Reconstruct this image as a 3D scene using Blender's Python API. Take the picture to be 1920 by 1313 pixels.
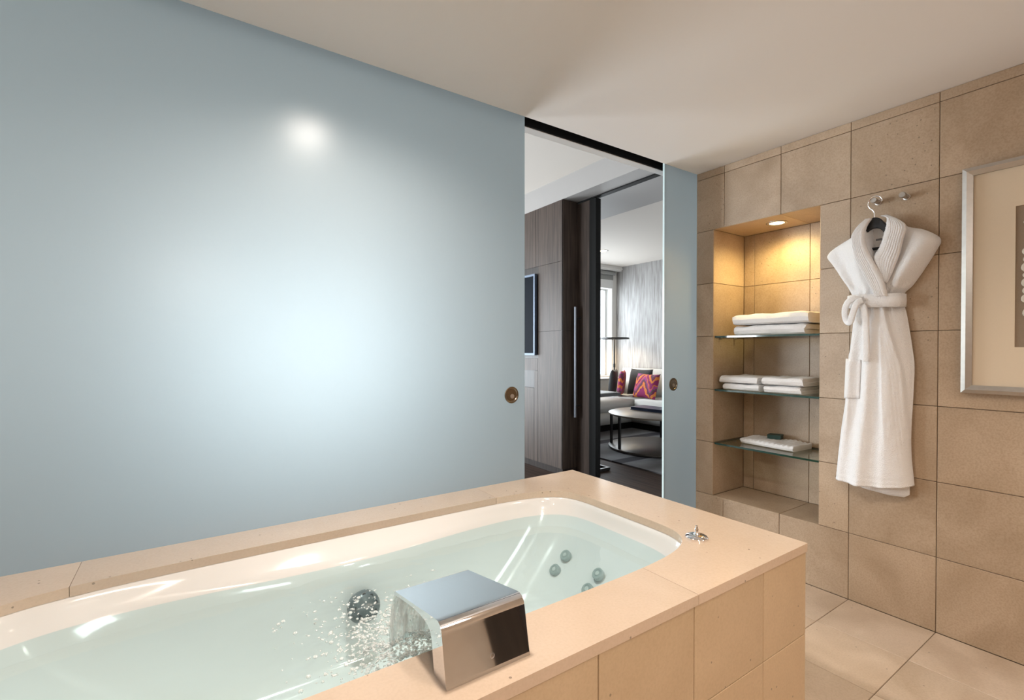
import bpy, bmesh, math, random
from mathutils import Vector, Matrix, noise

random.seed(7)
for o in list(bpy.data.objects):
    bpy.data.objects.remove(o, do_unlink=True)
SC = bpy.context.scene
COL = SC.collection

# ---------------------------------------------------------------- camera
F_PX, YAW, PITCH, CAM_H = 897.665, 0.5971, -0.0096, 1.1515
cam_data = bpy.data.cameras.new('camera')
cam_data.sensor_width = 36.0
cam_data.lens = F_PX / 1920 * 36.0
cam_data.shift_y = (664.1 - 656.5) / 1920
cam_data.clip_start = 0.02
cam = bpy.data.objects.new('camera', cam_data)
COL.objects.link(cam)
cam.location = (0, 0, CAM_H)
cam.rotation_euler = (math.pi / 2 + PITCH, 0.0, -YAW)
SC.camera = cam

# ---------------------------------------------------------------- world, daylight, exposure
world = bpy.data.worlds.new('world')
SC.world = world
world.use_nodes = True
wb = world.node_tree.nodes['Background']
wb.inputs['Color'].default_value = (0.86, 0.94, 1.0, 1)
wb.inputs['Strength'].default_value = 3.5

def area_light(name, loc, rot, sx, sy, energy, color):
    d = bpy.data.lights.new(name, 'AREA')
    d.shape = 'RECTANGLE'; d.size = sx; d.size_y = sy
    d.energy = energy; d.color = color
    o = bpy.data.objects.new(name, d)
    COL.objects.link(o); o.location = loc; o.rotation_euler = rot
    return o

def spot_light(name, loc, energy, color, angle=150, blend=0.6, radius=0.04, target=None):
    d = bpy.data.lights.new(name, 'SPOT')
    d.energy = energy; d.color = color; d.spot_size = math.radians(angle)
    d.spot_blend = blend; d.shadow_soft_size = radius
    o = bpy.data.objects.new(name, d)
    COL.objects.link(o); o.location = loc
    if target:
        o.rotation_euler = (Vector(target) - Vector(loc)).to_track_quat('-Z', 'Y').to_euler()
    return o

DAY = (0.87, 0.945, 1.0)
WARM = (1.0, 0.74, 0.50)
# daylight entering by the two windows of the far wall (bedroom and living room)
area_light('bedroom_window_daylight', (1.15, 5.98, 1.10), (-math.pi / 2, 0, 0), 2.3, 1.9, 150, DAY)
area_light('bedroom_side_window_daylight', (-2.68, 4.95, 1.40), (0, -math.pi / 2, 0), 1.75, 1.50, 190, DAY)
area_light('living_window_daylight', (4.85, 5.98, 1.45), (-math.pi / 2, 0, 0), 2.4, 1.45, 42, DAY)

SC.view_settings.view_transform = 'Standard'
SC.view_settings.look = 'None'
SC.view_settings.exposure = 0.15
SC.view_settings.gamma = 1.0
SC.view_settings.use_curve_mapping = False
SC.cycles.use_denoising = True
SC.cycles.max_bounces = 12
SC.cycles.transparent_max_bounces = 16
SC.cycles.sample_clamp_indirect = 6.0
SC.cycles.caustics_reflective = False
SC.cycles.caustics_refractive = True

# ---------------------------------------------------------------- helpers
def tag(o, label=None, cat=None, group=None, kind=None):
    if label: o['label'] = label
    if cat: o['category'] = cat
    if group: o['group'] = group
    if kind: o['kind'] = kind
    return o

def attach(o, parent):
    if parent is not None:
        o.parent = parent
        w = Vector(parent.location)
        p = parent.parent
        while p is not None:
            p = p.parent
        o.matrix_parent_inverse = WORLD[parent.name].inverted()
    WORLD[o.name] = Matrix.Translation(o.location)
    return o
WORLD = {}

def empty(name, loc, label, cat, group=None, kind=None):
    o = bpy.data.objects.new(name, None)
    COL.objects.link(o); o.location = loc; o.empty_display_size = 0.05
    WORLD[o.name] = Matrix.Translation(Vector(loc))
    return tag(o, label, cat, group, kind)

def from_bm(name, bm, mat, parent=None, smooth=False, kind=None):
    """bm is in world coordinates; the object's origin goes to the middle of its base."""
    bmesh.ops.recalc_face_normals(bm, faces=bm.faces)
    lo = Vector((min(v.co.x for v in bm.verts), min(v.co.y for v in bm.verts), min(v.co.z for v in bm.verts)))
    hi = Vector((max(v.co.x for v in bm.verts), max(v.co.y for v in bm.verts), max(v.co.z for v in bm.verts)))
    c = Vector(((lo.x + hi.x) / 2, (lo.y + hi.y) / 2, lo.z))
    for v in bm.verts: v.co -= c
    me = bpy.data.meshes.new(name)
    if smooth:
        for f in bm.faces: f.smooth = True
    bm.to_mesh(me); bm.free()
    for m in (mat if isinstance(mat, (list, tuple)) else [mat]): me.materials.append(m)
    if smooth and smooth != 'all':
        me.set_sharp_from_angle(angle=math.radians(40))
    o = bpy.data.objects.new(name, me)
    COL.objects.link(o); o.location = c
    attach(o, parent)
    if kind: o['kind'] = kind
    return o

def add_box(bm, lo, hi):
    x0, y0, z0 = lo; x1, y1, z1 = hi
    v = [bm.verts.new(p) for p in ((x0,y0,z0),(x1,y0,z0),(x1,y1,z0),(x0,y1,z0),(x0,y0,z1),(x1,y0,z1),(x1,y1,z1),(x0,y1,z1))]
    fs = [(0,3,2,1),(4,5,6,7),(0,1,5,4),(1,2,6,5),(2,3,7,6),(3,0,4,7)]
    return [bm.faces.new([v[i] for i in f]) for f in fs]

def bevel_all(bm, w, seg=1, ang=0.5):
    es = [e for e in bm.edges if len(e.link_faces) == 2 and e.calc_face_angle(0) > ang]
    bmesh.ops.bevel(bm, geom=es, offset=w, segments=seg, affect='EDGES', profile=0.5)

def box(name, lo, hi, mat, parent=None, bevel=0.0, seg=1, kind=None):
    bm = bmesh.new(); add_box(bm, lo, hi)
    if bevel: bevel_all(bm, bevel, seg)
    return from_bm(name, bm, mat, parent, smooth=bool(bevel) and seg > 1, kind=kind)

def boxes(name, lst, mat, parent=None, kind=None):
    bm = bmesh.new()
    for lo, hi in lst: add_box(bm, lo, hi)
    return from_bm(name, bm, mat, parent, kind=kind)

def basis(axis):
    a = Vector(axis).normalized()
    u = a.orthogonal().normalized(); v = a.cross(u)
    return a, u, v

def lathe(bm, origin, axis, prof, seg=32, cap=True):
    """prof: list of (radius, height along axis)."""
    a, u, v = basis(axis); o = Vector(origin); rings = []
    for r, h in prof:
        rings.append([bm.verts.new(o + a * h + (u * math.cos(2*math.pi*i/seg) + v * math.sin(2*math.pi*i/seg)) * max(r, 1e-5)) for i in range(seg)])
    for A, B in zip(rings, rings[1:]):
        for i in range(seg):
            bm.faces.new((A[i], A[(i+1) % seg], B[(i+1) % seg], B[i]))
    if cap:
        bm.faces.new(rings[0][::-1]); bm.faces.new(rings[-1])

def lathe_obj(name, origin, axis, prof, mat, parent=None, seg=32, smooth=True):
    bm = bmesh.new(); lathe(bm, origin, axis, prof, seg)
    return from_bm(name, bm, mat, parent, smooth=smooth)

def tube(bm, pts, r, seg=10):
    pts = [Vector(p) for p in pts]; n = len(pts); rings = []
    up = None
    for i, p in enumerate(pts):
        t = (pts[min(i+1, n-1)] - pts[max(i-1, 0)]).normalized()
        if up is None: up = t.orthogonal().normalized()
        up = (up - t * up.dot(t)).normalized(); w = t.cross(up)
        rr = r[i] if isinstance(r, (list, tuple)) else r
        rings.append([bm.verts.new(p + (up * math.cos(2*math.pi*k/seg) + w * math.sin(2*math.pi*k/seg)) * rr) for k in range(seg)])
    for A, B in zip(rings, rings[1:]):
        for i in range(seg):
            bm.faces.new((A[i], A[(i+1) % seg], B[(i+1) % seg], B[i]))
    bm.faces.new(rings[0][::-1]); bm.faces.new(rings[-1])

def extrude_profile(bm, prof, axis, a0, a1):
    """prof: closed 2D loop; axis 'X': prof=(y,z); 'Y': prof=(x,z); 'Z': prof=(x,y)."""
    def P(p, a):
        return {'X': (a, p[0], p[1]), 'Y': (p[0], a, p[1]), 'Z': (p[0], p[1], a)}[axis]
    A = [bm.verts.new(P(p, a0)) for p in prof]; B = [bm.verts.new(P(p, a1)) for p in prof]
    n = len(prof)
    for i in range(n): bm.faces.new((A[i], A[(i+1) % n], B[(i+1) % n], B[i]))
    bm.faces.new(A[::-1]); bm.faces.new(B)

def smoothpath(pts, sub=6):
    """Catmull-Rom through tuples of any length."""
    out = []; n = len(pts)
    for i in range(n - 1):
        p0, p1, p2, p3 = pts[max(i-1, 0)], pts[i], pts[i+1], pts[min(i+2, n-1)]
        for s in range(sub):
            t = s / sub
            out.append(tuple(0.5 * (2*b + (c-a)*t + (2*a-5*b+4*c-d)*t*t + (3*b-a-3*c+d)*t**3) for a, b, c, d in zip(p0, p1, p2, p3)))
    out.append(tuple(pts[-1]))
    return out

def interp(tab, x):
    """tab sorted by first value ascending."""
    if x <= tab[0][0]: return tab[0][1]
    for (a, va), (b, vb) in zip(tab, tab[1:]):
        if x <= b:
            t = (x - a) / (b - a); t = t * t * (3 - 2 * t) * 0.5 + t * 0.5
            return va + (vb - va) * t
    return tab[-1][1]

def sstep(a, b, x):
    t = min(1, max(0, (x - a) / (b - a))); return t * t * (3 - 2 * t)

# ---------------------------------------------------------------- materials
def new_mat(name):
    m = bpy.data.materials.new(name); m.use_nodes = True
    nt = m.node_tree; nt.nodes.clear()
    out = nt.nodes.new('ShaderNodeOutputMaterial')
    return m, nt, out

def N(nt, typ, **kw):
    n = nt.nodes.new(typ)
    for k, v in kw.items():
        if k.startswith('i_'):
            n.inputs[k[2:].replace('_', ' ')].default_value = v
        else: setattr(n, k, v)
    return n

def rgba(c): return (c[0], c[1], c[2], 1)

def principled(name, color, rough=0.5, metal=0.0, spec=0.5, coat=0.0, noise_amt=0.0, noise_scale=20.0, bump=0.0, bump_scale=80.0, emit=None, emit_s=0.0, sheen=0.0, aniso=None):
    m, nt, out = new_mat(name)
    b = N(nt, 'ShaderNodeBsdfPrincipled')
    b.inputs['Base Color'].default_value = rgba(color)
    b.inputs['Roughness'].default_value = rough
    b.inputs['Metallic'].default_value = metal
    b.inputs['Specular IOR Level'].default_value = spec
    b.inputs['Coat Weight'].default_value = coat
    b.inputs['Sheen Weight'].default_value = sheen
    if emit:
        b.inputs['Emission Color'].default_value = rgba(emit)
        b.inputs['Emission Strength'].default_value = emit_s
    geo = N(nt, 'ShaderNodeNewGeometry')
    if noise_amt:
        nz = N(nt, 'ShaderNodeTexNoise', i_Scale=noise_scale, i_Detail=5.0)
        nt.links.new(geo.outputs['Position'], nz.inputs['Vector'])
        mx = N(nt, 'ShaderNodeMix', data_type='RGBA')
        mx.inputs['A'].default_value = rgba([c * (1 - noise_amt) for c in color])
        mx.inputs['B'].default_value = rgba([min(1, c * (1 + noise_amt)) for c in color])
        nt.links.new(nz.outputs['Fac'], mx.inputs['Factor'])
        nt.links.new(mx.outputs['Result'], b.inputs['Base Color'])
    if bump:
        nb = N(nt, 'ShaderNodeTexNoise', i_Scale=bump_scale, i_Detail=3.0)
        nt.links.new(geo.outputs['Position'], nb.inputs['Vector'])
        bp = N(nt, 'ShaderNodeBump', i_Strength=bump, i_Distance=0.004)
        nt.links.new(nb.outputs['Fac'], bp.inputs['Height'])
        nt.links.new(bp.outputs['Normal'], b.inputs['Normal'])
    nt.links.new(b.outputs[0], out.inputs['Surface'])
    return m

def limestone(name, color, rough, vary=0.17, coat=0.0, grain=0.55):
    """Beige limestone: broad veining, fine grain, small dark fossil flecks, and a tone per tile."""
    m, nt, out = new_mat(name); L = nt.links.new
    b = N(nt, 'ShaderNodeBsdfPrincipled', i_Roughness=rough)
    b.inputs['Coat Weight'].default_value = coat; b.inputs['Coat Roughness'].default_value = 0.12
    geo = N(nt, 'ShaderNodeNewGeometry'); oi = N(nt, 'ShaderNodeObjectInfo')
    add = N(nt, 'ShaderNodeVectorMath', operation='MULTIPLY_ADD')
    cmb = N(nt, 'ShaderNodeCombineXYZ')
    for k in 'XYZ': L(oi.outputs['Random'], cmb.inputs[k])
    L(cmb.outputs[0], add.inputs[0]); add.inputs[1].default_value = (13.7, 7.3, 5.1)
    L(geo.outputs['Position'], add.inputs[2])
    vec = add.outputs[0]
    n1 = N(nt, 'ShaderNodeTexNoise', i_Scale=3.2, i_Detail=6.0, i_Distortion=1.2); L(vec, n1.inputs['Vector'])
    n2 = N(nt, 'ShaderNodeTexNoise', i_Scale=160.0, i_Detail=3.0); L(vec, n2.inputs['Vector'])
    vo = N(nt, 'ShaderNodeTexVoronoi', i_Scale=34.0); L(vec, vo.inputs['Vector'])
    r1 = N(nt, 'ShaderNodeValToRGB')
    r1.color_ramp.elements[0].position = 0.28; r1.color_ramp.elements[1].position = 0.72
    r1.color_ramp.elements[0].color = rgba([c * f for c, f in zip(color, (1 - vary * 1.0, 1 - vary * 1.25, 1 - vary * 1.6))])
    r1.color_ramp.elements[1].color = rgba([min(1, c * (1 + vary * 0.6)) for c in color])
    L(n1.outputs['Fac'], r1.inputs['Fac'])
    mg = N(nt, 'ShaderNodeMix', data_type='RGBA', blend_type='MULTIPLY'); mg.inputs['Factor'].default_value = grain
    r2 = N(nt, 'ShaderNodeValToRGB'); r2.color_ramp.elements[0].position = 0.30; r2.color_ramp.elements[1].position = 0.60
    r2.color_ramp.elements[0].color = (0.72, 0.68, 0.62, 1); r2.color_ramp.elements[1].color = (1, 1, 1, 1)
    L(n2.outputs['Fac'], r2.inputs['Fac']); L(r1.outputs[0], mg.inputs['A']); L(r2.outputs[0], mg.inputs['B'])
    # flecks: only some voronoi cells carry a small dark dot
    lt = N(nt, 'ShaderNodeMath', operation='LESS_THAN'); lt.inputs[1].default_value = 0.10; L(vo.outputs['Distance'], lt.inputs[0])
    sp = N(nt, 'ShaderNodeSeparateColor'); L(vo.outputs['Color'], sp.inputs[0])
    gt = N(nt, 'ShaderNodeMath', operation='GREATER_THAN'); gt.inputs[1].default_value = 0.80; L(sp.outputs[0], gt.inputs[0])
    mu = N(nt, 'ShaderNodeMath', operation='MULTIPLY'); L(lt.outputs[0], mu.inputs[0]); L(gt.outputs[0], mu.inputs[1])
    mu2 = N(nt, 'ShaderNodeMath', operation='MULTIPLY'); L(mu.outputs[0], mu2.inputs[0]); mu2.inputs[1].default_value = 0.7
    mf = N(nt, 'ShaderNodeMix', data_type='RGBA'); L(mu2.outputs[0], mf.inputs['Factor'])
    L(mg.outputs['Result'], mf.inputs['A']); mf.inputs['B'].default_value = rgba([c * 0.3 for c in color])
    # per tile tone
    mr = N(nt, 'ShaderNodeMapRange'); mr.inputs['To Min'].default_value = 0.92; mr.inputs['To Max'].default_value = 1.06
    L(oi.outputs['Random'], mr.inputs['Value'])
    vm = N(nt, 'ShaderNodeVectorMath', operation='SCALE'); L(mf.outputs['Result'], vm.inputs[0]); L(mr.outputs[0], vm.inputs['Scale'])
    L(vm.outputs[0], b.inputs['Base Color'])
    bp = N(nt, 'ShaderNodeBump', i_Strength=0.06, i_Distance=0.002); L(n2.outputs['Fac'], bp.inputs['Height']); L(bp.outputs[0], b.inputs['Normal'])
    L(b.outputs[0], out.inputs['Surface'])
    return m

def wood(name, dark, light, rough=0.4, axis='Z', scale=9.0, spec=0.3):
    m, nt, out = new_mat(name); L = nt.links.new
    b = N(nt, 'ShaderNodeBsdfPrincipled', i_Roughness=rough)
    b.inputs['Specular IOR Level'].default_value = spec
    geo = N(nt, 'ShaderNodeNewGeometry')
    mp = N(nt, 'ShaderNodeMapping')
    s = [scale * 6] * 3; s['XYZ'.index(axis)] = scale * 0.28
    mp.inputs['Scale'].default_value = s
    L(geo.outputs['Position'], mp.inputs['Vector'])
    n1 = N(nt, 'ShaderNodeTexNoise', i_Scale=1.0, i_Detail=6.0, i_Distortion=0.6); L(mp.outputs[0], n1.inputs['Vector'])
    r = N(nt, 'ShaderNodeValToRGB'); r.color_ramp.elements[0].position = 0.3; r.color_ramp.elements[1].position = 0.72
    r.color_ramp.elements[0].color = rgba(dark); r.color_ramp.elements[1].color = rgba(light)
    L(n1.outputs['Fac'], r.inputs['Fac']); L(r.outputs[0], b.inputs['Base Color'])
    bp = N(nt, 'ShaderNodeBump', i_Strength=0.15, i_Distance=0.002); L(n1.outputs['Fac'], bp.inputs['Height']); L(bp.outputs[0], b.inputs['Normal'])
    L(b.outputs[0], out.inputs['Surface'])
    return m

def emission(name, color, strength):
    m, nt, out = new_mat(name)
    e = N(nt, 'ShaderNodeEmission'); e.inputs['Color'].default_value = rgba(color); e.inputs['Strength'].default_value = strength
    nt.links.new(e.outputs[0], out.inputs['Surface'])
    return m

M = {}
M['stone_wall'] = limestone('limestone_wall', (0.465, 0.355, 0.255), 0.42)
M['stone_floor'] = limestone('limestone_floor', (0.58, 0.47, 0.37), 0.33, vary=0.18, grain=0.35)
M['stone_deck'] = limestone('limestone_deck', (0.67, 0.525, 0.405), 0.22, vary=0.05, coat=0.35, grain=0.18)
M['stone_tub'] = limestone('limestone_tub', (0.62, 0.47, 0.31), 0.38, vary=0.06, grain=0.25)
M['grout'] = principled('grout', (0.30, 0.235, 0.17), 0.9, noise_amt=0.1, noise_scale=60)
M['paint'] = principled('ceiling_paint', (0.86, 0.84, 0.82), 0.75, bump=0.03, bump_scale=120)
M['paint_grey'] = principled('soffit_paint', (0.30, 0.285, 0.275), 0.6, bump=0.03, bump_scale=120)
M['paint_bed'] = principled('bedroom_ceiling_paint', (0.60, 0.55, 0.50), 0.8, bump=0.03, bump_scale=120)
M['paint_room'] = principled('room_paint', (0.72, 0.70, 0.67), 0.75, bump=0.03, bump_scale=120)
M['black'] = principled('black_anodised', (0.005, 0.005, 0.005), 0.6, spec=0.15)
M['chrome'] = principled('chrome', (0.86, 0.86, 0.88), 0.04, metal=1.0)
M['steel'] = principled('brushed_steel', (0.55, 0.55, 0.58), 0.28, metal=1.0, bump=0.02, bump_scale=300)
M['dark_steel'] = principled('dark_steel', (0.20, 0.21, 0.24), 0.35, metal=0.9)
M['table_dark'] = principled('dark_bronze_tier', (0.055, 0.045, 0.038), 0.4, noise_amt=0.1, noise_scale=12)
M['nickel'] = principled('satin_nickel', (0.50, 0.47, 0.44), 0.36, metal=1.0)
M['bronze'] = principled('aged_bronze', (0.24, 0.20, 0.155), 0.25, metal=1.0, noise_amt=0.2, noise_scale=70)
M['acrylic'] = principled('white_acrylic', (0.84, 0.83, 0.82), 0.12, coat=0.6, noise_amt=0.01)
M['terry'] = principled('white_terry', (0.83, 0.82, 0.82), 0.95, spec=0.1, sheen=0.25, bump=0.8, bump_scale=260, noise_amt=0.03, noise_scale=220)
M['terry_label'] = principled('grey_label', (0.22, 0.22, 0.24), 0.8, noise_amt=0.3, noise_scale=300)
M['hanger'] = principled('black_lacquer', (0.012, 0.013, 0.016), 0.4, noise_amt=0.2)
M['soap'] = principled('dark_green_card', (0.012, 0.045, 0.035), 0.5, noise_amt=0.15, noise_scale=80)
M['wood'] = wood('dark_oak_panel', (0.027, 0.018, 0.014), (0.074, 0.052, 0.041), 0.5)
M['wood_floor'] = wood('dark_oak_floor', (0.016, 0.010, 0.008), (0.050, 0.030, 0.022), 0.55, axis='Y', scale=7, spec=0.06)
M['vanity'] = wood('wenge', (0.012, 0.009, 0.008), (0.035, 0.026, 0.022), 0.4)
M['tv_screen'] = principled('tv_screen', (0.006, 0.008, 0.012), 0.6, spec=0.03)
M['tv_edge'] = principled('tv_bezel', (0.10, 0.13, 0.18), 0.5, metal=0.4)
M['sofa'] = principled('pale_grey_fabric', (0.55, 0.54, 0.52), 0.85, bump=0.2, bump_scale=500, noise_amt=0.05, noise_scale=200)
M['boucle'] = principled('charcoal_fabric', (0.055, 0.056, 0.06), 0.95, bump=0.8, bump_scale=160, noise_amt=0.6, noise_scale=110)
M['black_metal'] = principled('black_metal', (0.012, 0.011, 0.011), 0.35)
M['table_top'] = principled('bronze_table_top', (0.15, 0.12, 0.095), 0.35, noise_amt=0.1, noise_scale=12)
M['book'] = principled('navy_book', (0.035, 0.055, 0.11), 0.35, noise_amt=0.1)
M['paper'] = principled('paper', (0.75, 0.75, 0.75), 0.8, noise_amt=0.03)
M['mat_board'] = principled('cream_mat_board', (0.66, 0.55, 0.41), 0.8, noise_amt=0.02, noise_scale=200)
M['linen'] = principled('taupe_linen', (0.27, 0.205, 0.145), 0.9, bump=0.3, bump_scale=500, noise_amt=0.12, noise_scale=300)
M['pebble'] = principled('pale_pebble', (0.58, 0.52, 0.43), 0.5, noise_amt=0.2, noise_scale=40)
M['frame_silver'] = principled('silver_leaf_frame', (0.50, 0.48, 0.45), 0.33, metal=0.85, noise_amt=0.12, noise_scale=50)
M['rubber'] = principled('dark_rubber', (0.03, 0.03, 0.03), 0.7, noise_amt=0.1)
M['jet'] = principled('jet_grey', (0.38, 0.43, 0.42), 0.35, noise_amt=0.1)
M['jet_pale'] = principled('jet_pale', (0.60, 0.64, 0.62), 0.25, noise_amt=0.05)
M['jet_dark'] = principled('suction_grey', (0.13, 0.145, 0.15), 0.3, noise_amt=0.4, noise_scale=60)
M['blind'] = principled('roller_blind', (0.30, 0.30, 0.29), 0.9, noise_amt=0.05, noise_scale=200)
M['white_trim'] = principled('white_trim', (0.74, 0.74, 0.73), 0.5, noise_amt=0.02)
M['lamp_glow'] = emission('lamp_glow', (1.0, 0.84, 0.62), 8)
M['niche_glow'] = emission('niche_glow', (1.0, 0.80, 0.45), 30)
M['panel_glow'] = emission('panel_glow', (1.0, 0.94, 0.88), 16.0)

def mat_tile_plain():
    """Out-of-frame walls behind the camera: limestone with a tile grid."""
    m, nt, out = new_mat('limestone_plain'); L = nt.links.new
    b = N(nt, 'ShaderNodeBsdfPrincipled', i_Roughness=0.45)
    geo = N(nt, 'ShaderNodeNewGeometry')
    n1 = N(nt, 'ShaderNodeTexNoise', i_Scale=4.0, i_Detail=6.0); L(geo.outputs['Position'], n1.inputs['Vector'])
    r = N(nt, 'ShaderNodeValToRGB')
    r.color_ramp.elements[0].color = (0.44, 0.33, 0.23, 1); r.color_ramp.elements[1].color = (0.56, 0.43, 0.31, 1)
    L(n1.outputs['Fac'], r.inputs['Fac']); L(r.outputs[0], b.inputs['Base Color'])
    L(b.outputs[0], out.inputs['Surface'])
    return m
M['stone_plain'] = mat_tile_plain()

def mat_frosted():
    """Satin-etched pale blue glass: scatters the daylight behind it, soft gloss in front."""
    m, nt, out = new_mat('frosted_glass'); L = nt.links.new
    nz = N(nt, 'ShaderNodeTexNoise', i_Scale=500.0, i_Detail=2.0)
    geo = N(nt, 'ShaderNodeNewGeometry'); L(geo.outputs['Position'], nz.inputs['Vector'])
    dif = N(nt, 'ShaderNodeBsdfDiffuse'); dif.inputs['Color'].default_value = (0.19, 0.212, 0.222, 1)
    trl = N(nt, 'ShaderNodeBsdfTranslucent'); trl.inputs['Color'].default_value = (0.40, 0.455, 0.475, 1)
    ref = N(nt, 'ShaderNodeBsdfRefraction', i_IOR=1.45, i_Roughness=0.9); ref.inputs['Color'].default_value = (0.90, 0.94, 0.95, 1)
    gl = N(nt, 'ShaderNodeBsdfGlossy', i_Roughness=0.27); gl.inputs['Color'].default_value = (0.70, 0.70, 0.70, 1)
    m1 = N(nt, 'ShaderNodeMixShader'); m1.inputs[0].default_value = 0.22; L(dif.outputs[0], m1.inputs[1]); L(trl.outputs[0], m1.inputs[2])
    m2 = N(nt, 'ShaderNodeMixShader'); m2.inputs[0].default_value = 0.070; L(m1.outputs[0], m2.inputs[1]); L(ref.outputs[0], m2.inputs[2])
    fr = N(nt, 'ShaderNodeFresnel', i_IOR=1.45)
    m3 = N(nt, 'ShaderNodeMixShader'); L(fr.outputs[0], m3.inputs[0]); L(m2.outputs[0], m3.inputs[1]); L(gl.outputs[0], m3.inputs[2])
    L(m3.outputs[0], out.inputs['Surface'])
    return m
M['frosted'] = mat_frosted()

def mat_clear(name, tint, gloss_ior=1.45, rough=0.0, bump=0.0, bump_scale=20.0):
    """Thin clear sheet: see-through with a tint plus a Fresnel reflection."""
    m, nt, out = new_mat(name); L = nt.links.new
    tr = N(nt, 'ShaderNodeBsdfTransparent'); tr.inputs['Color'].default_value = rgba(tint)
    gl = N(nt, 'ShaderNodeBsdfGlossy', i_Roughness=rough)
    fr = N(nt, 'ShaderNodeFresnel', i_IOR=gloss_ior)
    gb = N(nt, 'ShaderNodeNewGeometry'); mrn = N(nt, 'ShaderNodeMapRange')      # a thin sheet reflects alike from both sides
    mrn.inputs['To Min'].default_value = gloss_ior; mrn.inputs['To Max'].default_value = 1 / gloss_ior
    L(gb.outputs['Backfacing'], mrn.inputs['Value']); L(mrn.outputs[0], fr.inputs['IOR'])
    mx = N(nt, 'ShaderNodeMixShader'); L(fr.outputs[0], mx.inputs[0]); L(tr.outputs[0], mx.inputs[1]); L(gl.outputs[0], mx.inputs[2])
    if bump:
        geo = N(nt, 'ShaderNodeNewGeometry')
        nz = N(nt, 'ShaderNodeTexNoise', i_Scale=bump_scale, i_Detail=3.0); L(geo.outputs['Position'], nz.inputs['Vector'])
        bp = N(nt, 'ShaderNodeBump', i_Strength=bump, i_Distance=0.01); L(nz.outputs['Fac'], bp.inputs['Height'])
        L(bp.outputs[0], gl.inputs['Normal']); L(bp.outputs[0], fr.inputs['Normal'])
    L(mx.outputs[0], out.inputs['Surface'])
    return m
M['glass_back'] = mat_clear('glass_rear_face', (0.90, 0.96, 0.97))
M['glass_edge'] = principled('glass_edge', (0.60, 0.74, 0.76), 0.15, noise_amt=0.02)
M['shelf_glass'] = mat_clear('shelf_glass', (0.88, 0.94, 0.90))
M['shelf_edge'] = principled('shelf_glass_edge', (0.010, 0.045, 0.032), 0.08, coat=0.5, noise_amt=0.1)
M['water'] = mat_clear('bath_water', (0.835, 0.945, 0.965), 1.33, bump=0.02, bump_scale=9.0)
M['pane'] = mat_clear('window_pane', (0.97, 0.99, 1.0))

def mat_fall():
    m, nt, out = new_mat('falling_water'); L = nt.links.new
    geo = N(nt, 'ShaderNodeNewGeometry'); mp = N(nt, 'ShaderNodeMapping'); mp.inputs['Scale'].default_value = (110, 40, 14)
    L(geo.outputs['Position'], mp.inputs['Vector'])
    nz = N(nt, 'ShaderNodeTexNoise', i_Scale=1.0, i_Detail=4.0); L(mp.outputs[0], nz.inputs['Vector'])
    r = N(nt, 'ShaderNodeValToRGB'); r.color_ramp.elements[0].position = 0.36; r.color_ramp.elements[1].position = 0.66
    r.color_ramp.elements[0].color = (0.18, 0.18, 0.18, 1); r.color_ramp.elements[1].color = (0.82, 0.82, 0.82, 1)
    L(nz.outputs['Fac'], r.inputs['Fac'])
    tr = N(nt, 'ShaderNodeBsdfTransparent'); tr.inputs['Color'].default_value = (0.93, 0.96, 0.95, 1)
    b = N(nt, 'ShaderNodeBsdfPrincipled', i_Roughness=0.08); b.inputs['Base Color'].default_value = (0.92, 0.96, 0.97, 1)
    bp = N(nt, 'ShaderNodeBump', i_Strength=0.6, i_Distance=0.01); L(nz.outputs['Fac'], bp.inputs['Height']); L(bp.outputs[0], b.inputs['Normal'])
    mx = N(nt, 'ShaderNodeMixShader'); L(r.outputs[0], mx.inputs[0]); L(tr.outputs[0], mx.inputs[1]); L(b.outputs[0], mx.inputs[2])
    L(mx.outputs[0], out.inputs['Surface'])
    return m
M['fall'] = mat_fall()
def mat_froth():
    m, nt, out = new_mat('froth'); L = nt.links.new
    tr = N(nt, 'ShaderNodeBsdfTransparent'); tr.inputs['Color'].default_value = (0.97, 0.99, 0.98, 1)
    b = N(nt, 'ShaderNodeBsdfPrincipled', i_Roughness=0.06); b.inputs['Base Color'].default_value = (0.93, 0.95, 0.95, 1)
    geo = N(nt, 'ShaderNodeNewGeometry')
    nz = N(nt, 'ShaderNodeTexNoise', i_Scale=240.0, i_Detail=2.0); L(geo.outputs['Position'], nz.inputs['Vector'])
    r = N(nt, 'ShaderNodeMapRange'); r.inputs['From Min'].default_value = 0.35; r.inputs['From Max'].default_value = 0.65; r.inputs['To Min'].default_value = 0.25; r.inputs['To Max'].default_value = 0.85
    L(nz.outputs['Fac'], r.inputs['Value'])
    mx = N(nt, 'ShaderNodeMixShader'); L(r.outputs[0], mx.inputs[0]); L(tr.outputs[0], mx.inputs[1]); L(b.outputs[0], mx.inputs[2])
    L(mx.outputs[0], out.inputs['Surface'])
    return m
M['bubble'] = mat_froth()

def mat_wallpaper():
    m, nt, out = new_mat('silk_wallpaper'); L = nt.links.new
    b = N(nt, 'ShaderNodeBsdfPrincipled', i_Roughness=0.5)
    geo = N(nt, 'ShaderNodeNewGeometry'); mp = N(nt, 'ShaderNodeMapping'); mp.inputs['Scale'].default_value = (48, 48, 3.6)
    L(geo.outputs['Position'], mp.inputs['Vector'])
    nz = N(nt, 'ShaderNodeTexNoise', i_Scale=1.0, i_Detail=5.0); L(mp.outputs[0], nz.inputs['Vector'])
    r = N(nt, 'ShaderNodeValToRGB'); r.color_ramp.elements[0].position = 0.32; r.color_ramp.elements[1].position = 0.68
    r.color_ramp.elements[0].color = (0.25, 0.235, 0.225, 1); r.color_ramp.elements[1].color = (0.44, 0.43, 0.425, 1)
    L(nz.outputs['Fac'], r.inputs['Fac']); L(r.outputs[0], b.inputs['Base Color']); L(b.outputs[0], out.inputs['Surface'])
    return m
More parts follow.
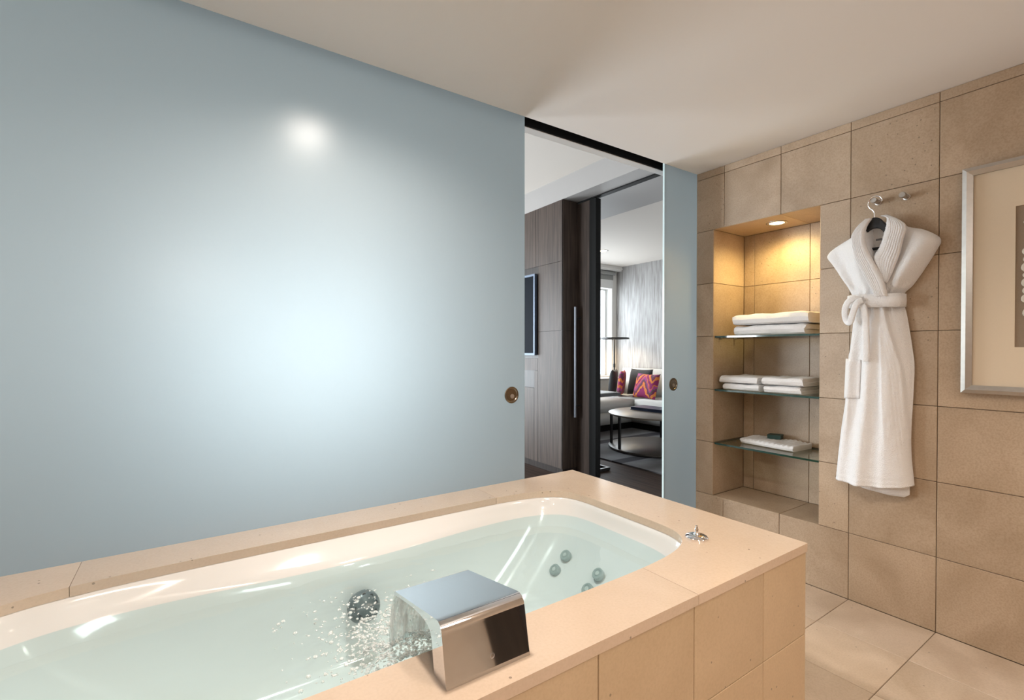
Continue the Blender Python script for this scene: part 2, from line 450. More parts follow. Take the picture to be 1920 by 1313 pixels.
M['wallpaper'] = mat_wallpaper()

def mat_ikat():
    m, nt, out = new_mat('ikat_fabric'); L = nt.links.new
    b = N(nt, 'ShaderNodeBsdfPrincipled', i_Roughness=0.9)
    tc = N(nt, 'ShaderNodeTexCoord')
    sep = N(nt, 'ShaderNodeSeparateXYZ'); L(tc.outputs['Object'], sep.inputs[0])
    # zigzag: z + |saw(y)|
    pp = N(nt, 'ShaderNodeMath', operation='PINGPONG'); pp.inputs[1].default_value = 0.15; L(sep.outputs['Y'], pp.inputs[0])
    m15 = N(nt, 'ShaderNodeMath', operation='MULTIPLY'); m15.inputs[1].default_value = 1.5; L(pp.outputs[0], m15.inputs[0])
    nz = N(nt, 'ShaderNodeTexNoise', i_Scale=16.0, i_Detail=3.0); L(tc.outputs['Object'], nz.inputs['Vector'])
    nm = N(nt, 'ShaderNodeMath', operation='MULTIPLY'); nm.inputs[1].default_value = 0.13; L(nz.outputs['Fac'], nm.inputs[0])
    a1 = N(nt, 'ShaderNodeMath', operation='ADD'); L(sep.outputs['Z'], a1.inputs[0]); L(m15.outputs[0], a1.inputs[1])
    a2 = N(nt, 'ShaderNodeMath', operation='ADD'); L(a1.outputs[0], a2.inputs[0]); L(nm.outputs[0], a2.inputs[1])
    fr = N(nt, 'ShaderNodeMath', operation='MODULO'); fr.inputs[1].default_value = 0.24; L(a2.outputs[0], fr.inputs[0])
    dv = N(nt, 'ShaderNodeMath', operation='DIVIDE'); dv.inputs[1].default_value = 0.24; L(fr.outputs[0], dv.inputs[0])
    r = N(nt, 'ShaderNodeValToRGB'); cr = r.color_ramp; cr.interpolation = 'CONSTANT'
    cr.elements[0].position = 0.0; cr.elements[0].color = (0.30, 0.028, 0.13, 1)
    cr.elements[1].position = 0.26; cr.elements[1].color = (0.75, 0.24, 0.055, 1)
    for p, c in ((0.46, (0.20, 0.03, 0.10, 1)), (0.60, (0.12, 0.09, 0.08, 1)), (0.70, (0.38, 0.06, 0.23, 1)), (0.90, (0.70, 0.20, 0.05, 1))):
        e = cr.elements.new(p); e.color = c
    L(dv.outputs[0], r.inputs['Fac']); L(r.outputs[0], b.inputs['Base Color']); L(b.outputs[0], out.inputs['Surface'])
    return m
M['ikat'] = mat_ikat()

def mat_rug():
    m, nt, out = new_mat('swirl_rug'); L = nt.links.new
    b = N(nt, 'ShaderNodeBsdfPrincipled', i_Roughness=0.95)
    geo = N(nt, 'ShaderNodeNewGeometry')
    mp = N(nt, 'ShaderNodeMapping'); mp.inputs['Location'].default_value = (-4.9, -3.4, 0); L(geo.outputs['Position'], mp.inputs['Vector'])
    wv = N(nt, 'ShaderNodeTexWave', wave_type='RINGS', i_Scale=0.42, i_Distortion=5.0, i_Detail=0.0)
    wv.inputs['Detail Scale'].default_value = 0.5; L(mp.outputs[0], wv.inputs['Vector'])
    r = N(nt, 'ShaderNodeValToRGB'); cr = r.color_ramp
    cr.elements[0].position = 0.0; cr.elements[0].color = (0.022, 0.02, 0.03, 1)
    cr.elements[1].position = 1.0; cr.elements[1].color = (0.085, 0.08, 0.08, 1)
    e = cr.elements.new(0.06); e.color = (0.022, 0.02, 0.03, 1)
    e = cr.elements.new(0.11); e.color = (0.20, 0.20, 0.215, 1)
    e = cr.elements.new(0.55); e.color = (0.17, 0.17, 0.18, 1)
    L(wv.outputs['Fac'], r.inputs['Fac'])
    nz = N(nt, 'ShaderNodeTexNoise', i_Scale=6.0, i_Detail=5.0); L(geo.outputs['Position'], nz.inputs['Vector'])
    mx = N(nt, 'ShaderNodeMix', data_type='RGBA', blend_type='MULTIPLY'); mx.inputs['Factor'].default_value = 0.6
    L(r.outputs[0], mx.inputs['A']); L(nz.outputs['Fac'], mx.inputs['B'])
    L(mx.outputs['Result'], b.inputs['Base Color']); L(b.outputs[0], out.inputs['Surface'])
    return m
M['rug'] = mat_rug()

# ---------------------------------------------------------------- measured layout (metres)
XR, YG, H, ZD = 2.5143, 1.7442, 2.1905, 0.5706     # right wall, glass plane, ceiling, tub deck
XL, YB = -0.67, -1.60                              # left wall, wall behind the camera
P = 0.307                                          # tile course height
JY = [-1.5474 + 0.3115 * k for k in range(11)]     # vertical joints of the right wall (… .633 .945 1.256 1.568)
XT, YF = 1.537, 0.6842                             # tub end, tub front
NY0, NY1, NZ0, NZ1, NX = 1.072, 1.632, P, 6 * P, 2.831   # niche
TILE_MESH = {}
GAP = 0.0022

def tile(parent, lo, hi, normal, mat, name='tile', gap=GAP):
    """A stone tile with eased front edges; alike tiles share mesh data. normal: '-X','+X','-Y','+Z'..."""
    lo = list(lo); hi = list(hi); ax = 'XYZ'.index(normal[1]); sg = 1 if normal[0] == '+' else -1
    for k in range(3):
        if k != ax: lo[k] += gap / 2; hi[k] -= gap / 2
    dims = tuple(round(h - l, 4) for l, h in zip(lo, hi))
    key = (dims, normal, mat.name)
    if key not in TILE_MESH:
        bm = bmesh.new(); e = 0.0012
        o = [d / 2 for d in dims]
        ks = [k for k in range(3) if k != ax]
        def ring(inset, off):
            r = []
            for sa, sb in ((-1,-1),(1,-1),(1,1),(-1,1)):
                c = [0, 0, 0]; c[ks[0]] = sa * (o[ks[0]] - inset); c[ks[1]] = sb * (o[ks[1]] - inset); c[ax] = off
                r.append(bm.verts.new(c))
            return r
        A = ring(0, -sg * o[ax]); B = ring(0, sg * (o[ax] - e)); Cc = ring(e, sg * o[ax])
        for U, V in ((A, B), (B, Cc)):
            for i in range(4): bm.faces.new((U[i], U[(i+1) % 4], V[(i+1) % 4], V[i]))
        bm.faces.new(A); bm.faces.new(Cc)
        bmesh.ops.recalc_face_normals(bm, faces=bm.faces)
        me = bpy.data.meshes.new(name); bm.to_mesh(me); bm.free(); me.materials.append(mat)
        TILE_MESH[key] = me
    ob = bpy.data.objects.new(name, TILE_MESH[key]); COL.objects.link(ob)
    ob.location = [(l + h) / 2 for l, h in zip(lo, hi)]
    return attach(ob, parent)

# ---------------------------------------------------------------- bathroom shell
floor = box('floor', (XL, YB, -0.10), (XR + 0.01, YG + 0.1, -0.009), M['grout'], kind='structure')
FX = [2.2045 - 0.3115 * k for k in range(0, 10)][::-1]
fx = [XL] + [x for x in FX if x > XL + 0.05] + [XR]
fy = [YB] + [y for y in JY if y > YB + 0.1] + [YG]
for x0, x1 in zip(fx, fx[1:]):
    for y0, y1 in zip(fy, fy[1:]):
        if x1 < XT - 0.02 and y0 > YF + 0.02: continue
        tile(floor, (x0, y0, -0.012), (x1, y1, 0.0), '+Z', M['stone_floor'])

BX = XR + 0.010                                   # face of the wall behind the tiles
wall_right = boxes('wall_right', [
    ((BX, YB, -0.1), (NX + 0.15, NY0 - 0.01, H + 0.1)),
    ((BX, NY1 + 0.01, -0.1), (NX + 0.15, YG, H + 0.1)),
    ((BX, NY0 - 0.01, -0.1), (NX + 0.15, NY1 + 0.01, NZ0 - 0.01)),
    ((BX, NY0 - 0.01, NZ1 + 0.01), (NX + 0.15, NY1 + 0.01, H + 0.1)),
    ((NX + 0.01, NY0 - 0.01, NZ0 - 0.01), (NX + 0.15, NY1 + 0.01, NZ1 + 0.01))], M['grout'], kind='structure')
cols = list(zip(JY, JY[1:])) + [(JY[-1], YG)]
rows = [(k * P, (k + 1) * P) for k in range(7)] + [(7 * P, H)]
for y0, y1 in cols:
    for k, (z0, z1) in enumerate(rows):
        yy0, yy1 = y0, y1
        if 1 <= k <= 5:
            if y0 >= NY0 and y1 <= NY1: continue
            if y0 < NY0 < y1: yy1 = NY0
            elif y0 < NY1 < y1: yy0 = NY1
        tile(wall_right, (XR, yy0, z0), (BX, yy1, z1), '-X', M['stone_wall'])
nb = [NY0, 1.2561, 1.5676, NY1]
for k in range(1, 6):
    for y0, y1 in zip(nb, nb[1:]):
        tile(wall_right, (NX, y0, k * P), (NX + 0.01, y1, (k + 1) * P), '-X', M['stone_wall'])
    tile(wall_right, (XR, NY1, k * P), (NX, NY1 + 0.01, (k + 1) * P), '-Y', M['stone_wall'])
    tile(wall_right, (XR, NY0 - 0.01, k * P), (NX, NY0, (k + 1) * P), '+Y', M['stone_wall'])
for y0, y1 in ((NY0, 1.2561), (1.2561, NY1)):
    tile(wall_right, (XR, y0, NZ0 - 0.01), (NX, y1, NZ0), '+Z', M['stone_wall'])
    tile(wall_right, (XR, y0, NZ1), (NX, y1, NZ1 + 0.01), '-Z', M['stone_wall'])

box('wall_left', (XL - 0.12, YB, -0.1), (XL, YG + 0.12, H + 0.1), M['stone_plain'], kind='structure')
box('wall_back', (XL - 0.12, YB - 0.12, -0.1), (BX + 0.3, YB, H + 0.1), M['stone_plain'], kind='structure')
box('ceiling', (XL - 0.12, YB - 0.12, H), (NX + 0.15, YG - 0.002, H + 0.30), M['paint'], kind='structure')
# door head beyond the slot, with the black track up inside it
box('trim_1', (XL - 0.12, 1.822, H), (3.6, 1.870, 2.75), M['white_trim'], bevel=0.002, kind='structure')
boxes('trim_2', [((XL, 1.812, H + 0.003), (3.2, 1.822, 2.32)), ((XL, YG - 0.002, 2.29), (3.2, 1.812, 2.32)), ((XL, YG - 0.002, H + 0.03), (3.2, YG + 0.0, 2.29))], M['black'], kind='structure')

# frosted sliding doors (same track, parting in the middle)
def glass_door(name, x0, x1, label):
    bm = bmesh.new(); fs = add_box(bm, (x0, YG, 0.006), (x1, YG + 0.012, 2.262))
    bmesh.ops.recalc_face_normals(bm, faces=bm.faces)
    for f in bm.faces:
        f.material_index = 0 if f.normal.y < -0.5 else (1 if f.normal.y > 0.5 else 2)
    return tag(from_bm(name, bm, [M['frosted'], M['glass_back'], M['glass_edge']]), label, None, kind='structure')
door_1 = glass_door('door_1', XL, 1.254, 'wide frosted pale blue glass sliding door behind the bathtub')
door_2 = glass_door('door_2', 2.219, 2.62, 'narrow frosted glass sliding door leaf beside the towel niche')

def finger_pull(parent, x, z):
    o = lathe_obj('finger_pull', (x, YG - 0.0035, z), (0, 1, 0),
                  [(0.0365, 0.0032), (0.0365, 0.0010), (0.0350, 0.0), (0.0300, 0.0), (0.0285, 0.0012), (0.0270, 0.0030), (0.0150, 0.0033), (0.0, 0.0034)], M['bronze'], parent, seg=40)
    o['label'] = 'round aged bronze finger pull'
    lathe_obj('latch', (x + 0.004, YG - 0.0030, z - 0.006), (0, 1, 0), [(0.010, 0.003), (0.010, 0.0004), (0.009, 0.0), (0.0, 0.0)], M['nickel'], o, seg=20)
finger_pull(door_1, 1.183, 0.951)
finger_pull(door_2, 2.300, 0.952)

# ---------------------------------------------------------------- bathroom lamps
def downlight(name, loc, label, energy, color=WARM, r=0.045, glow=None, cat='downlight', group=None, angle=150, blend=0.7):
    t = empty(name, loc, label, cat, group)
    x, y, z = loc
    lathe_obj('trim_ring', (x, y, z), (0, 0, -1), [(r * 1.45, -0.002), (r * 1.45, 0.003), (r * 1.35, 0.005), (r * 1.05, 0.004), (r, 0.0), (r, -0.002)], M['nickel'], t, seg=36)
    lathe_obj('lamp', (x, y, z), (0, 0, -1), [(r * 0.98, -0.002), (r * 0.98, 0.0012), (0.0, 0.0014)], glow or M['lamp_glow'], t, seg=28)
    s = spot_light(name + '_light', (x, y, z - 0.012), energy, color, angle=angle, blend=blend, radius=r * 1.7)
    return t
downlight('ceiling_downlight', (0.456, 1.183, H), 'round recessed ceiling downlight above the bathtub', 92, (1.0, 0.91, 0.82))
downlight('ceiling_downlight', (0.955, 0.173, H), 'round recessed ceiling downlight over the floor in front of the tub', 34, (1.0, 0.87, 0.74))
for (dx, dy, lab) in ((-0.10, -0.55, 'added unseen round ceiling fill downlight behind the camera, by the left wall'), (1.05, -0.62, 'added unseen round ceiling fill downlight behind the camera, middle of the room'), (2.05, -0.45, 'added unseen round ceiling fill downlight behind the camera, by the right wall')):  # fill lamps added to light the tub front, floor and wall; narrow cones
    downlight('ceiling_downlight', (dx, dy, H), lab, (46, 46, 24)[int(dx > 0) + int(dx > 1.5)], (1.0, 0.87, 0.74), angle=118, blend=0.5)
downlight('niche_downlight', (2.665, 1.352, NZ1), 'small round recessed downlight glowing yellow in the top of the towel niche', 19.0, (1.0, 0.75, 0.31), r=0.036, glow=M['niche_glow'], angle=165)

def wall_light(x, z, w, h, label):
    t = empty('wall_light', (x, YB, z), label, 'wall light')
    box('back_plate', (x - w/2 - 0.02, YB + 0.001, z - h/2 - 0.02), (x + w/2 + 0.02, YB + 0.03, z + h/2 + 0.02), M['nickel'], t, bevel=0.004)
    box('diffuser', (x - w/2, YB + 0.0301, z - h/2), (x + w/2, YB + 0.07, z + h/2), M['panel_glow'], t, bevel=0.01, seg=2)
wall_light(1.52, 1.87, 0.16, 0.26, 'small upright wall light behind the camera')
wall_light(0.04, 1.76, 0.44, 0.36, 'broad square lit mirror panel behind the camera')

def vanity(x0, x1, label):  # unseen cabinets, added to give the chrome spout dark reflections
    t = empty('reflection_cabinet', ((x0 + x1) / 2, YB, 0), label, 'cabinet', 'added unseen vanity cabinets behind the camera')
    box('body', (x0, YB + 0.001, 0.12), (x1, -1.14, 0.80), M['vanity'], t)
    box('plinth', (x0 + 0.03, YB + 0.001, 0.0), (x1 - 0.03, -1.20, 0.1195), M['black'], t)
    n = 2
    for k in range(n):
        a = x0 + (x1 - x0) * k / n; b = x0 + (x1 - x0) * (k + 1) / n
        d = box('cabinet_door', (a + .003, -1.139, 0.125), (b - .003, -1.121, 0.795), M['vanity'], t, bevel=0.001)
        box('knob', ((a + b) / 2 - .05, -1.1205, 0.74), ((a + b) / 2 + .05, -1.105, 0.752), M['nickel'], d)
vanity(-0.62, 0.60, 'added long dark vanity cabinet, unseen behind the camera, by the left wall')
vanity(1.62, 2.48, 'added short dark vanity cabinet, unseen behind the camera, by the right wall')
for a, b, lab in ((-0.64, 0.62, 'long limestone worktop on the added unseen vanity cabinet by the left wall'), (1.60, 2.50, 'short limestone worktop on the added unseen vanity cabinet by the right wall')):  # tops of the added cabinets, apart so the gap reflects pale
    tag(box('reflection_worktop', (a, YB + 0.001, 0.8005), (b, -1.10, 0.835), M['stone_deck'], None, bevel=0.002), lab, 'worktop', 'added unseen vanity worktops behind the camera')
# ---------------------------------------------------------------- bathtub
tub = empty('bathtub', (0.43, 1.21, 0), 'white jetted bathtub set in a beige limestone surround', 'bathtub')
CX, CY, TA, TB = 0.43, 1.2165, 0.872, 0.3685
def sup(t, a, b, n=6.0):
    c, s = math.cos(t), math.sin(t)
    return (math.copysign(abs(c) ** (2 / n), c) * a, math.copysign(abs(s) ** (2 / n), s) * b)

def outline(a, b, n, seg, pinch=0.0):
    """even arc-length superellipse loop around the tub centre"""
    raw = [sup(2 * math.pi * i / 2000, a, b, n) for i in range(2001)]
    L = [0]
    for p, q in zip(raw, raw[1:]): L.append(L[-1] + math.hypot(q[0]-p[0], q[1]-p[1]))
    out = []; j = 0
    for i in range(seg):
        d = L[-1] * i / seg
        while L[j+1] < d: j += 1
        t = (d - L[j]) / max(1e-9, L[j+1] - L[j])
        x = raw[j][0] + (raw[j+1][0]-raw[j][0]) * t; y = raw[j][1] + (raw[j+1][1]-raw[j][1]) * t
        y *= 1 - pinch * math.exp(-(x / 0.46) ** 2)
        out.append((CX + x, CY + y))
    return out

# deck: four stone slabs around the basin
def yedge(x, sgn):
    return CY + sgn * TB * (1 - abs((x - CX) / TA) ** 6) ** (1 / 6)
SX0, SX1 = -0.24, 1.0
def slab(prof):
    bm = bmesh.new(); extrude_profile(bm, prof, 'Z', ZD - 0.025, ZD)
    bevel_all(bm, 0.002, 1, ang=0.6)
    return from_bm('deck_slab', bm, M['stone_deck'], tub)
g = 0.0006
def arc(x_from, sgn_dir):
    """edge of the hole between the front and the back at one end"""
    pts = []
    for i in range(61):
        t = -math.pi / 2 + math.pi * i / 60
        x, y = sup(t, TA, TB)
        pts.append((CX + sgn_dir * x, CY + y))
    return [p for p in pts if (p[0] - x_from) * sgn_dir > 0.004]
YE = YG - 0.002
ar = arc(SX1 + g, 1)
slab([(SX1 + g, YF), (XT, YF), (XT, YE), (SX1 + g, YE), (SX1 + g, yedge(SX1 + g, 1))] + ar[::-1] + [(SX1 + g, yedge(SX1 + g, -1))])
al = arc(SX0 - g, -1)
slab([(SX0 - g, YF), (SX0 - g, yedge(SX0 - g, -1))] + al + [(SX0 - g, yedge(SX0 - g, 1)), (SX0 - g, YE), (XL + 0.002, YE), (XL + 0.002, YF)])
xs = [SX0 + g + (SX1 - SX0 - 2 * g) * i / 24 for i in range(25)]
slab([(xs[0], YE)] + [(x, yedge(x, 1)) for x in xs] + [(xs[-1], YE)])
slab([(xs[0], YF)] + [(xs[-1], YF)] + [(x, yedge(x, -1)) for x in xs[::-1]])

# surround: core behind the tiles, tiles on the front and the end
boxes('surround_core', [((XL + 0.002, YF + 0.013, 0.0), (XT - 0.013, YF + 0.04, ZD - 0.026)), ((XT - 0.04, YF + 0.04, 0.0), (XT - 0.013, YE, ZD - 0.026))], M['grout'], tub)
tx = [XL + 0.002, -0.57 + 0.0, -0.2585, 0.053, 0.3645, 0.676, 0.9875, 1.295, XT - 0.003]
for (z0, z1) in ((0.0, 0.298), (0.298, ZD - 0.0255)):
    for x0, x1 in zip(tx, tx[1:]):
        tile(tub, (x0, YF + 0.003, z0), (x1, YF + 0.013, z1), '-Y', M['stone_tub'])
    ty = [YF + 0.013, 0.9446, 1.2561, 1.5676, YE]
    for y0, y1 in zip(ty, ty[1:]):
        tile(tub, (XT - 0.013, y0, z0), (XT - 0.003, y1, z1), '+X', M['stone_tub'])

# basin
RINGS = [(0.540, 0.892, 0.388, 6.0, 0.0), (0.5452, 0.892, 0.388, 6.0, 0.0), (0.5452, 0.874, 0.370, 6.0, 0.0), (0.541, 0.870, 0.366, 6.0, 0.0),
         (0.525, 0.868, 0.363, 5.8, 0.03), (0.505, 0.865, 0.359, 5.4, 0.10), (0.485, 0.861, 0.354, 5.0, 0.16), (0.44, 0.835, 0.345, 4.6, 0.17),
         (0.38, 0.775, 0.332, 4.4, 0.16), (0.32, 0.705, 0.315, 4.2, 0.13), (0.26, 0.640, 0.290, 4.0, 0.08), (0.215, 0.585, 0.262, 3.8, 0.04),
         (0.195, 0.53, 0.232, 3.6, 0.0), (0.187, 0.44, 0.19, 3.4, 0.0), (0.184, 0.25, 0.11, 3.0, 0.0), (0.183, 0.06, 0.03, 2.5, 0.0)]
bm = bmesh.new(); SEG = 160; prev = None
for z, a, b, n, k in RINGS:
    ring = [bm.verts.new((x, y, z)) for x, y in outline(a, b, n, SEG, k)]
    if prev:
        for i in range(SEG): bm.faces.new((prev[i], prev[(i+1) % SEG], ring[(i+1) % SEG], ring[i]))
    prev = ring
bm.faces.new(prev)
basin = from_bm('basin', bm, M['acrylic'], tub, smooth=True)
for f in basin.data.polygons: f.use_smooth = True

JD = Vector((-0.687, 0, 0.727))                      # outward normal of the sloped end wall
for p in ((1.175, 1.370, 0.376), (1.128, 1.376, 0.332), (1.173, 1.196, 0.374), (1.128, 1.201, 0.331)):
    o = Vector(p) + JD * 0.004
    j = lathe_obj('jet', o, JD, [(0.021, -0.012), (0.021, 0.001), (0.019, 0.003), (0.014, 0.003), (0.012, 0.001), (0.0, 0.001)], M['jet'], tub, seg=24)
    lathe_obj('nozzle', o, JD, [(0.0075, 0.0), (0.0075, 0.0035), (0.004, 0.004), (0.0, 0.003)], M['jet_pale'], j, seg=16)
sd = Vector((0, -0.86, 0.5)).normalized()
so = Vector((0.445, 1.452, 0.370))
sc = lathe_obj('suction_cover', so, sd, [(0.046, -0.03), (0.046, 0.004), (0.040, 0.014), (0.026, 0.021), (0.0, 0.024)], M['jet_dark'], tub, seg=32)
for i in range(8):
    a = 2 * math.pi * i / 8; _, u, v = basis(sd)
    c = so + sd * 0.0175 + (u * math.cos(a) + v * math.sin(a)) * 0.029
    lathe_obj('slot', c, sd, [(0.006, -0.004), (0.006, 0.0015), (0.0, 0.0015)], M['rubber'], sc, seg=10)

# ---------------------------------------------------------------- bath water
ZW = 0.485
def hgt(x, y):
    d = math.hypot(x - 0.43, (y - 1.03) * 1.1)
    amp = 0.0105 * math.exp(-(d / 0.19) ** 2) + 0.0013 * math.exp(-(d / 0.34) ** 2) + 0.0001
    h = noise.noise((x * 26, y * 26, 0.3)) + 0.7 * noise.noise((x * 55, y * 55, 3.1)) + 0.5 * math.sin(d * 95)
    return amp * h
water = empty('bath_water', (CX, CY, ZW), 'clear greenish bath water filling the white tub', 'water')
bm = bmesh.new(); R0 = outline(0.8605, 0.3535, 5.0, 260, 0.16); prev = None; NR = 64
for i in range(NR, 0, -1):
    f = i / NR
    ring = []
    for x, y in R0:
        X, Y = CX + (x - CX) * f, CY + (y - CY) * f
        ring.append(bm.verts.new((X, Y, ZW + hgt(X, Y))))
    if prev:
        for k in range(260): bm.faces.new((prev[k], prev[(k+1) % 260], ring[(k+1) % 260], ring[k]))
    prev = ring
cv = bm.verts.new((CX, CY, ZW + hgt(CX, CY)))
for k in range(260): bm.faces.new((prev[k], prev[(k+1) % 260], cv))
from_bm('water_surface', bm, M['water'], water, smooth='all')

# sheet falling from the spout
bm = bmesh.new(); nu, nv = 36, 26
top = []; grids = []
for side in (0, 1):
    gridv = []
    for j in range(nv + 1):
        t = j / nv; row = []
        for i in range(nu + 1):
            u = i / nu
            x = 0.368 + (0.531 - 0.368) * (0.5 + (u - 0.5) * (1 - 0.10 * t))
            y = 0.972 + 0.075 * t ** 0.75 + 0.010 * t * noise.noise((u * 9, t * 3, 1.7))
            z = 0.6335 - (0.6335 - ZW + 0.006) * (0.25 * t + 0.75 * t * t)
            th = 0.0035 + 0.003 * t * (0.5 + noise.noise((u * 14, t * 5, 9.0)))
            row.append(bm.verts.new((x, y + (th if side else -th), z + (0.0 if t else (0.002 if side else -0.001)))))
        gridv.append(row)
    grids.append(gridv)
for G in grids:
    for j in range(nv):
        for i in range(nu): bm.faces.new((G[j][i], G[j][i+1], G[j+1][i+1], G[j+1][i]))
for j in range(nv):
    for i in (0, nu): bm.faces.new((grids[0][j][i], grids[0][j+1][i], grids[1][j+1][i], grids[1][j][i]))
from_bm('falling_sheet', bm, M['fall'], water, smooth='all')

# bubbles and droplets where the sheet lands: nobody could count them
rnd = random.Random(11); bm = bmesh.new()
def blob(c, r, sub=1):
    m = Matrix.Translation(c) @ Matrix.Diagonal((r, r, r * 0.75, 1))
    bmesh.ops.create_icosphere(bm, subdivisions=sub, radius=1.0, matrix=m)
for i in range(620):
    q = rnd.random()
    x = rnd.gauss(0.425, 0.065); y = 1.06 + abs(rnd.gauss(0, 0.09)) - 0.09
    if q > 0.72: x = rnd.gauss(0.34, 0.10); y = rnd.uniform(0.90, 1.34)
    if not (0.13 < x < 0.62 and 0.90 < y < 1.45): continue
    r = rnd.choice((0.0015, 0.002, 0.002, 0.0028, 0.0036, 0.005))
    blob((x, y, ZW + hgt(x, y) + r * 0.2), r, 1 if r < 0.004 else 2)
from_bm('bubbles', bm, M['bubble'], water, smooth='all', kind='stuff')
bm = bmesh.new(); rnd = random.Random(5)
for i in range(1500):
    x = rnd.gauss(0.425, 0.075); y = 1.06 + rnd.gauss(0, 0.075); z = ZW + hgt(x, y) + abs(rnd.gauss(0, 0.006))
    if y < 0.90: continue
    r = rnd.uniform(0.0009, 0.0036)
    m = Matrix.Translation((x, y, z)) @ Matrix.Rotation(rnd.random() * 3, 4, 'Z') @ Matrix.Diagonal((r * 2.2, r, r * 0.6, 1))
    bmesh.ops.create_icosphere(bm, subdivisions=1, radius=1.0, matrix=m)
from_bm('froth', bm, M['bubble'], water, smooth='all', kind='stuff')

# ---------------------------------------------------------------- chrome waterfall spout
spout = empty('waterfall_spout', (0.45, 0.80, ZD), 'wide chrome waterfall spout on the front edge of the tub', 'faucet')
prof = [(0.729, ZD), (0.7325, ZD + 0.006), (0.748, 0.655), (0.7505, 0.664), (0.7555, 0.671), (0.764, 0.6747), (0.772, 0.6745), (0.776, 0.6740), (0.971, 0.64004), (0.9745, 0.6392), (0.9785, 0.6370), (0.978, 0.6330), (0.974, 0.6310)]
prof += smoothpath([(0.940, 0.6380), (0.880, 0.6480), (0.830, 0.6505), (0.804, 0.6460), (0.792, 0.6340), (0.787, 0.6150), (0.783, 0.592), (0.780, ZD)], 4)
bm = bmesh.new(); extrude_profile(bm, prof, 'X', 0.362, 0.538); bevel_all(bm, 0.0014, 2, ang=1.0)
sb = from_bm('spout_body', bm, M['chrome'], spout, smooth=True)
sb.data.set_sharp_from_angle(angle=math.radians(25))
lathe_obj('set_screw', (0.457, 0.7375, 0.594), (0, -1, 0.17), [(0.0052, -0.006), (0.0052, 0.0016), (0.0032, 0.0018), (0.0030, -0.0005), (0.0, -0.0005)], M['steel'], spout, seg=16)

# drain control
ctl = empty('drain_control', (1.296, 0.895, ZD), 'small round chrome drain control knob on the tub deck corner', 'drain knob')
lathe_obj('escutcheon', (1.296, 0.895, ZD), (0, 0, 1), [(0.033, 0.0), (0.033, 0.005), (0.030, 0.0085), (0.018, 0.0115), (0.0, 0.012)], M['chrome'], ctl, seg=40)
lathe_obj('stem', (1.296, 0.895, ZD + 0.011), (0, 0, 1), [(0.009, 0.0), (0.008, 0.004), (0.0055, 0.006), (0.0055, 0.018), (0.004, 0.020), (0.004, 0.027), (0.0, 0.0275)], M['chrome'], ctl, seg=20)

# ---------------------------------------------------------------- niche shelves and towels
def shelf(z, label):
    t = empty('glass_shelf', ((XR + NX) / 2, (NY0 + NY1) / 2, z - 0.010), label, 'shelf', 'glass shelves in the niche')
    bm = bmesh.new(); add_box(bm, (XR + 0.012, NY0 + 0.002, z - 0.010), (NX - 0.002, NY1 - 0.002, z))
    bmesh.ops.recalc_face_normals(bm, faces=bm.faces)
    for f in bm.faces: f.material_index = 0 if abs(f.normal.z) > 0.5 else 1
    from_bm('pane', bm, [M['shelf_glass'], M['shelf_edge']], t)
    for y, d in ((NY1, -1), (NY0, 1)):
        for x in (XR + 0.06, XR + 0.21):
            bm = bmesh.new(); lathe(bm, (x, y, z - 0.0145), (0, d, 0), [(0.0045, 0.0002), (0.0045, 0.016), (0.0035, 0.017)], 14)
            from_bm('shelf_pin', bm, M['nickel'], t, smooth=True)
    return t
shelf(1.229, 'top glass shelf in the niche, under the big bath towels')
shelf(0.922, 'middle glass shelf in the niche, under the two stacks of hand towels')
shelf(0.613, 'bottom glass shelf in the niche, under the washcloth and green soap box')

